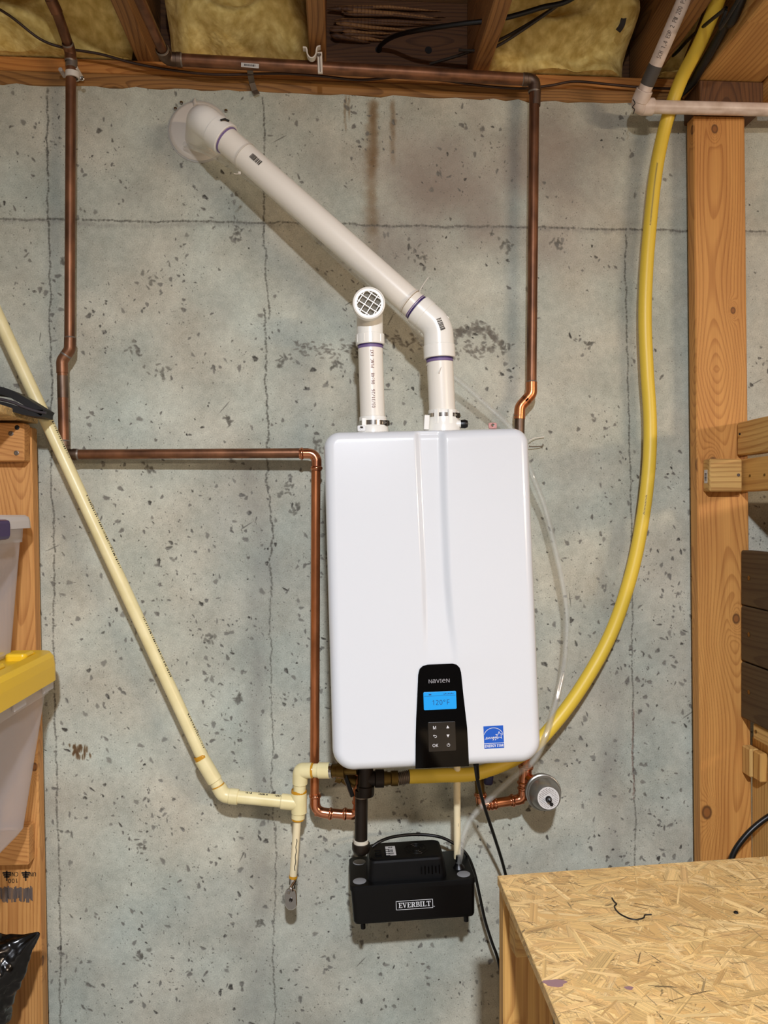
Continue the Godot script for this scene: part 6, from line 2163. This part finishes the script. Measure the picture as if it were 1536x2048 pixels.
# ---------------------------------------------------------------- overhead pipes and wires
func build_overhead() -> void:
	var bx := at(1367, 197, 0.0).x - 0.016
	var z := 0.10
	var t := thing("supply_pipe", "off-white printed plastic pipe with an elbow at the top right above the post", "pipe", at(1270, 215, z))
	var c := at(1275, 213, z)
	var e := at(1600, 221, z - 0.02)
	var u := at(1385, -40, 0.30)
	var r := pxr(25.0, at(1400, 218, z))
	var r2 := pxr(31.0, at(1320, 90, 0.2))
	var h := (e - c).normalized()
	var g := (u - c).normalized()
	part("elbow", tube(fillet(PackedVector3Array([c + g * 0.040, c, c + h * 0.034]), 0.012, 10), r * 1.24, 28), M.pvc_old, t)
	part("socket", sleeve(c + h * 0.012, c + h * 0.040, r * 1.30, r * 0.8, 28), M.pvc_old, t)
	part("socket", sleeve(c + g * 0.012, c + g * 0.040, r * 1.32, r * 0.8, 28), M.pvc_old, t)
	part("pipe", tube(PackedVector3Array([c, c + h * 3.3]), r, 26), M.pvc_old, t)
	part("pipe", tube(PackedVector3Array([c, c + g * ((DECK + 0.02 - c.y) / g.y)]), r * 1.04, 26), M.pvc_old, t)
	part("grey_band", sleeve(c + g * 0.052, c + g * 0.098, r * 1.09, r, 26), M.grey_tape, t)
	var to_eye := (EYE - c.lerp(u, 0.5)).normalized()
	var nn := (to_eye - g * g.dot(to_eye)).normalized()
	var tm := words("SCH 1.4 EDP 2 PM 200 PSI @ 23", 0.0092, "Droid Sans Mono")
	part("print", tm, M.ink_grey, t, Transform3D(Basis(g, nn.cross(g), nn) * Basis.from_scale(Vector3(0.72, 1.1, 1)), c + g * 0.195 + nn * (r * 1.04 + 0.0004)))
	part("scrawl", tube(smooth(p3([1266, 199, z + 0.024, 1270, 207, z + 0.026, 1265, 214, z + 0.026, 1269, 219, z + 0.025, 1266, 228, z + 0.022]), 4), 0.0012, 6), M.ink_black, t)

	single("cable", tube(smooth(runs([757, 100, -0.095, 764, 88, -0.07, 790, 72, -0.02, 840, 60, 0.05, 920, 48, 0.10, 1000, 38, 0.13, 1080, 16, 0.16, 1160, -14, 0.20]), 8), 0.0060, 12), M.cable_black, "black cable curving out of a hole in the rim board", "cable", Transform3D(), "wires and cables under the joists")
	single("cable", tube(smooth(runs([860, 128, -0.06, 920, 110, -0.02, 990, 84, 0.04, 1050, 52, 0.08, 1110, 14, 0.12, 1160, -20, 0.15]), 8), 0.0038, 10), M.cable_grey, "thin grey wire sagging across the joist, lower of two", "cable", Transform3D(), "wires and cables under the joists")
	single("cable", tube(smooth(runs([918, 100, 0.0, 965, 101, 0.03, 1000, 89, 0.06, 1060, 50, 0.09, 1120, 8, 0.13, 1165, -24, 0.16]), 8), 0.0038, 10), M.cable_grey, "thin grey wire beside the lower one, joining it from the left", "cable", Transform3D(), "wires and cables under the joists")
	single("cable", tube(smooth(runs([-40, -4, 0.16, 20, 32, 0.10, 80, 78, 0.06, 130, 96, 0.04, 200, 108, 0.03, 262, 125, 0.022, 330, 138, 0.02, 430, 149, 0.03, 560, 147, 0.03, 640, 152, 0.03, 720, 160, 0.02, 800, 154, 0.015, 880, 160, 0.015, 960, 171, 0.012, 1040, 177, 0.012, 1100, 171, 0.012, 1150, 163, 0.012, 1220, 169, 0.012, 1300, 176, 0.012, 1400, 178, 0.01]), 6), 0.0032, 8), M.cable_brown, "long thin brown wire stapled along the sill under the copper pipe", "cable", Transform3D(), "wires and cables under the joists")
	var thin := p3([1320, 128, -0.03, 1350, 108, 0.03, 1378, 78, 0.10])
	for q in [[1420, 42], [1452, 16], [1486, -16]]:
		thin.append(atx(q[0], q[1], bx - 0.05))
	thin.append(Vector3(bx - 0.05, DECK - 0.05, 1.5))
	single("cable", tube(smooth(thin, 6), 0.0042, 8), M.cable_black, "thin black wire passing behind the yellow gas pipe", "cable", Transform3D(), "wires and cables under the joists")
	var thick := PackedVector3Array([Vector3(bx - 0.004, TOP + 0.02, 0.012)])
	for q in [[1385, 164], [1402, 135], [1425, 97], [1452, 50], [1482, 2]]:
		thick.append(atx(q[0], q[1], bx))
	thick.append(Vector3(bx, DECK - 0.03, 0.62))
	thick.append(Vector3(bx, DECK - 0.025, 1.6))
	single("cable", tube(smooth(thick, 6), 0.011, 12), M.cable_black, "thick black cable bundle running along the side of the right beam", "cable", Transform3D(), "wires and cables under the joists")
	single("hanging_strap", tube_band(smooth(p3([1282, -50, 0.11, 1262, 6, 0.09, 1250, 28, 0.08, 1244, 50, 0.075, 1236, 62, 0.075]), 5), 0.014, 0.002), M.cable_grey, "short grey strip hanging before the flat insulation batt", "strap")
	single("cable", tube(smooth(runs([1450, 1760, 0.15, 1465, 1712, 0.15, 1480, 1686, 0.15, 1505, 1658, 0.15, 1536, 1634, 0.15, 1580, 1610, 0.15]), 6), 0.0070, 12), M.rubber, "thick black cable rising behind the bench at the right edge", "cable")

func build_small() -> void:
	# two wire ties sticking out from behind the heater's right side
	single("wire_end", tube(smooth(p3([1058, 893, 0.02, 1072, 893, 0.015, 1085, 892, 0.008, 1086, 888, 0.004]), 4), 0.0012, 6), M.galv, "bent thin wire end poking from the wall right of the heater", "wire")
	single("wire_end", tube(smooth(p3([1058, 881, 0.02, 1070, 876, 0.012, 1088, 874, 0.006]), 4), 0.0011, 6), M.pvc, "pale thread on the wall above the bent wire end", "wire")
	var p := at(1232, 1800, 0.5)
	# saw dust specks are left to the board's own grain; a dark knot chip lies on the bench
	var y := EYE.y - 0.655
	single("wood_chip", lathe(aty(1472, 1826, y), Vector3.UP, [[0.0, 0.004], [0.002, 0.0035], [0.003, 0.002], [0.003, 0.0]], 7), M.cable_black, "small dark chip lying near the right of the strand board", "chip")
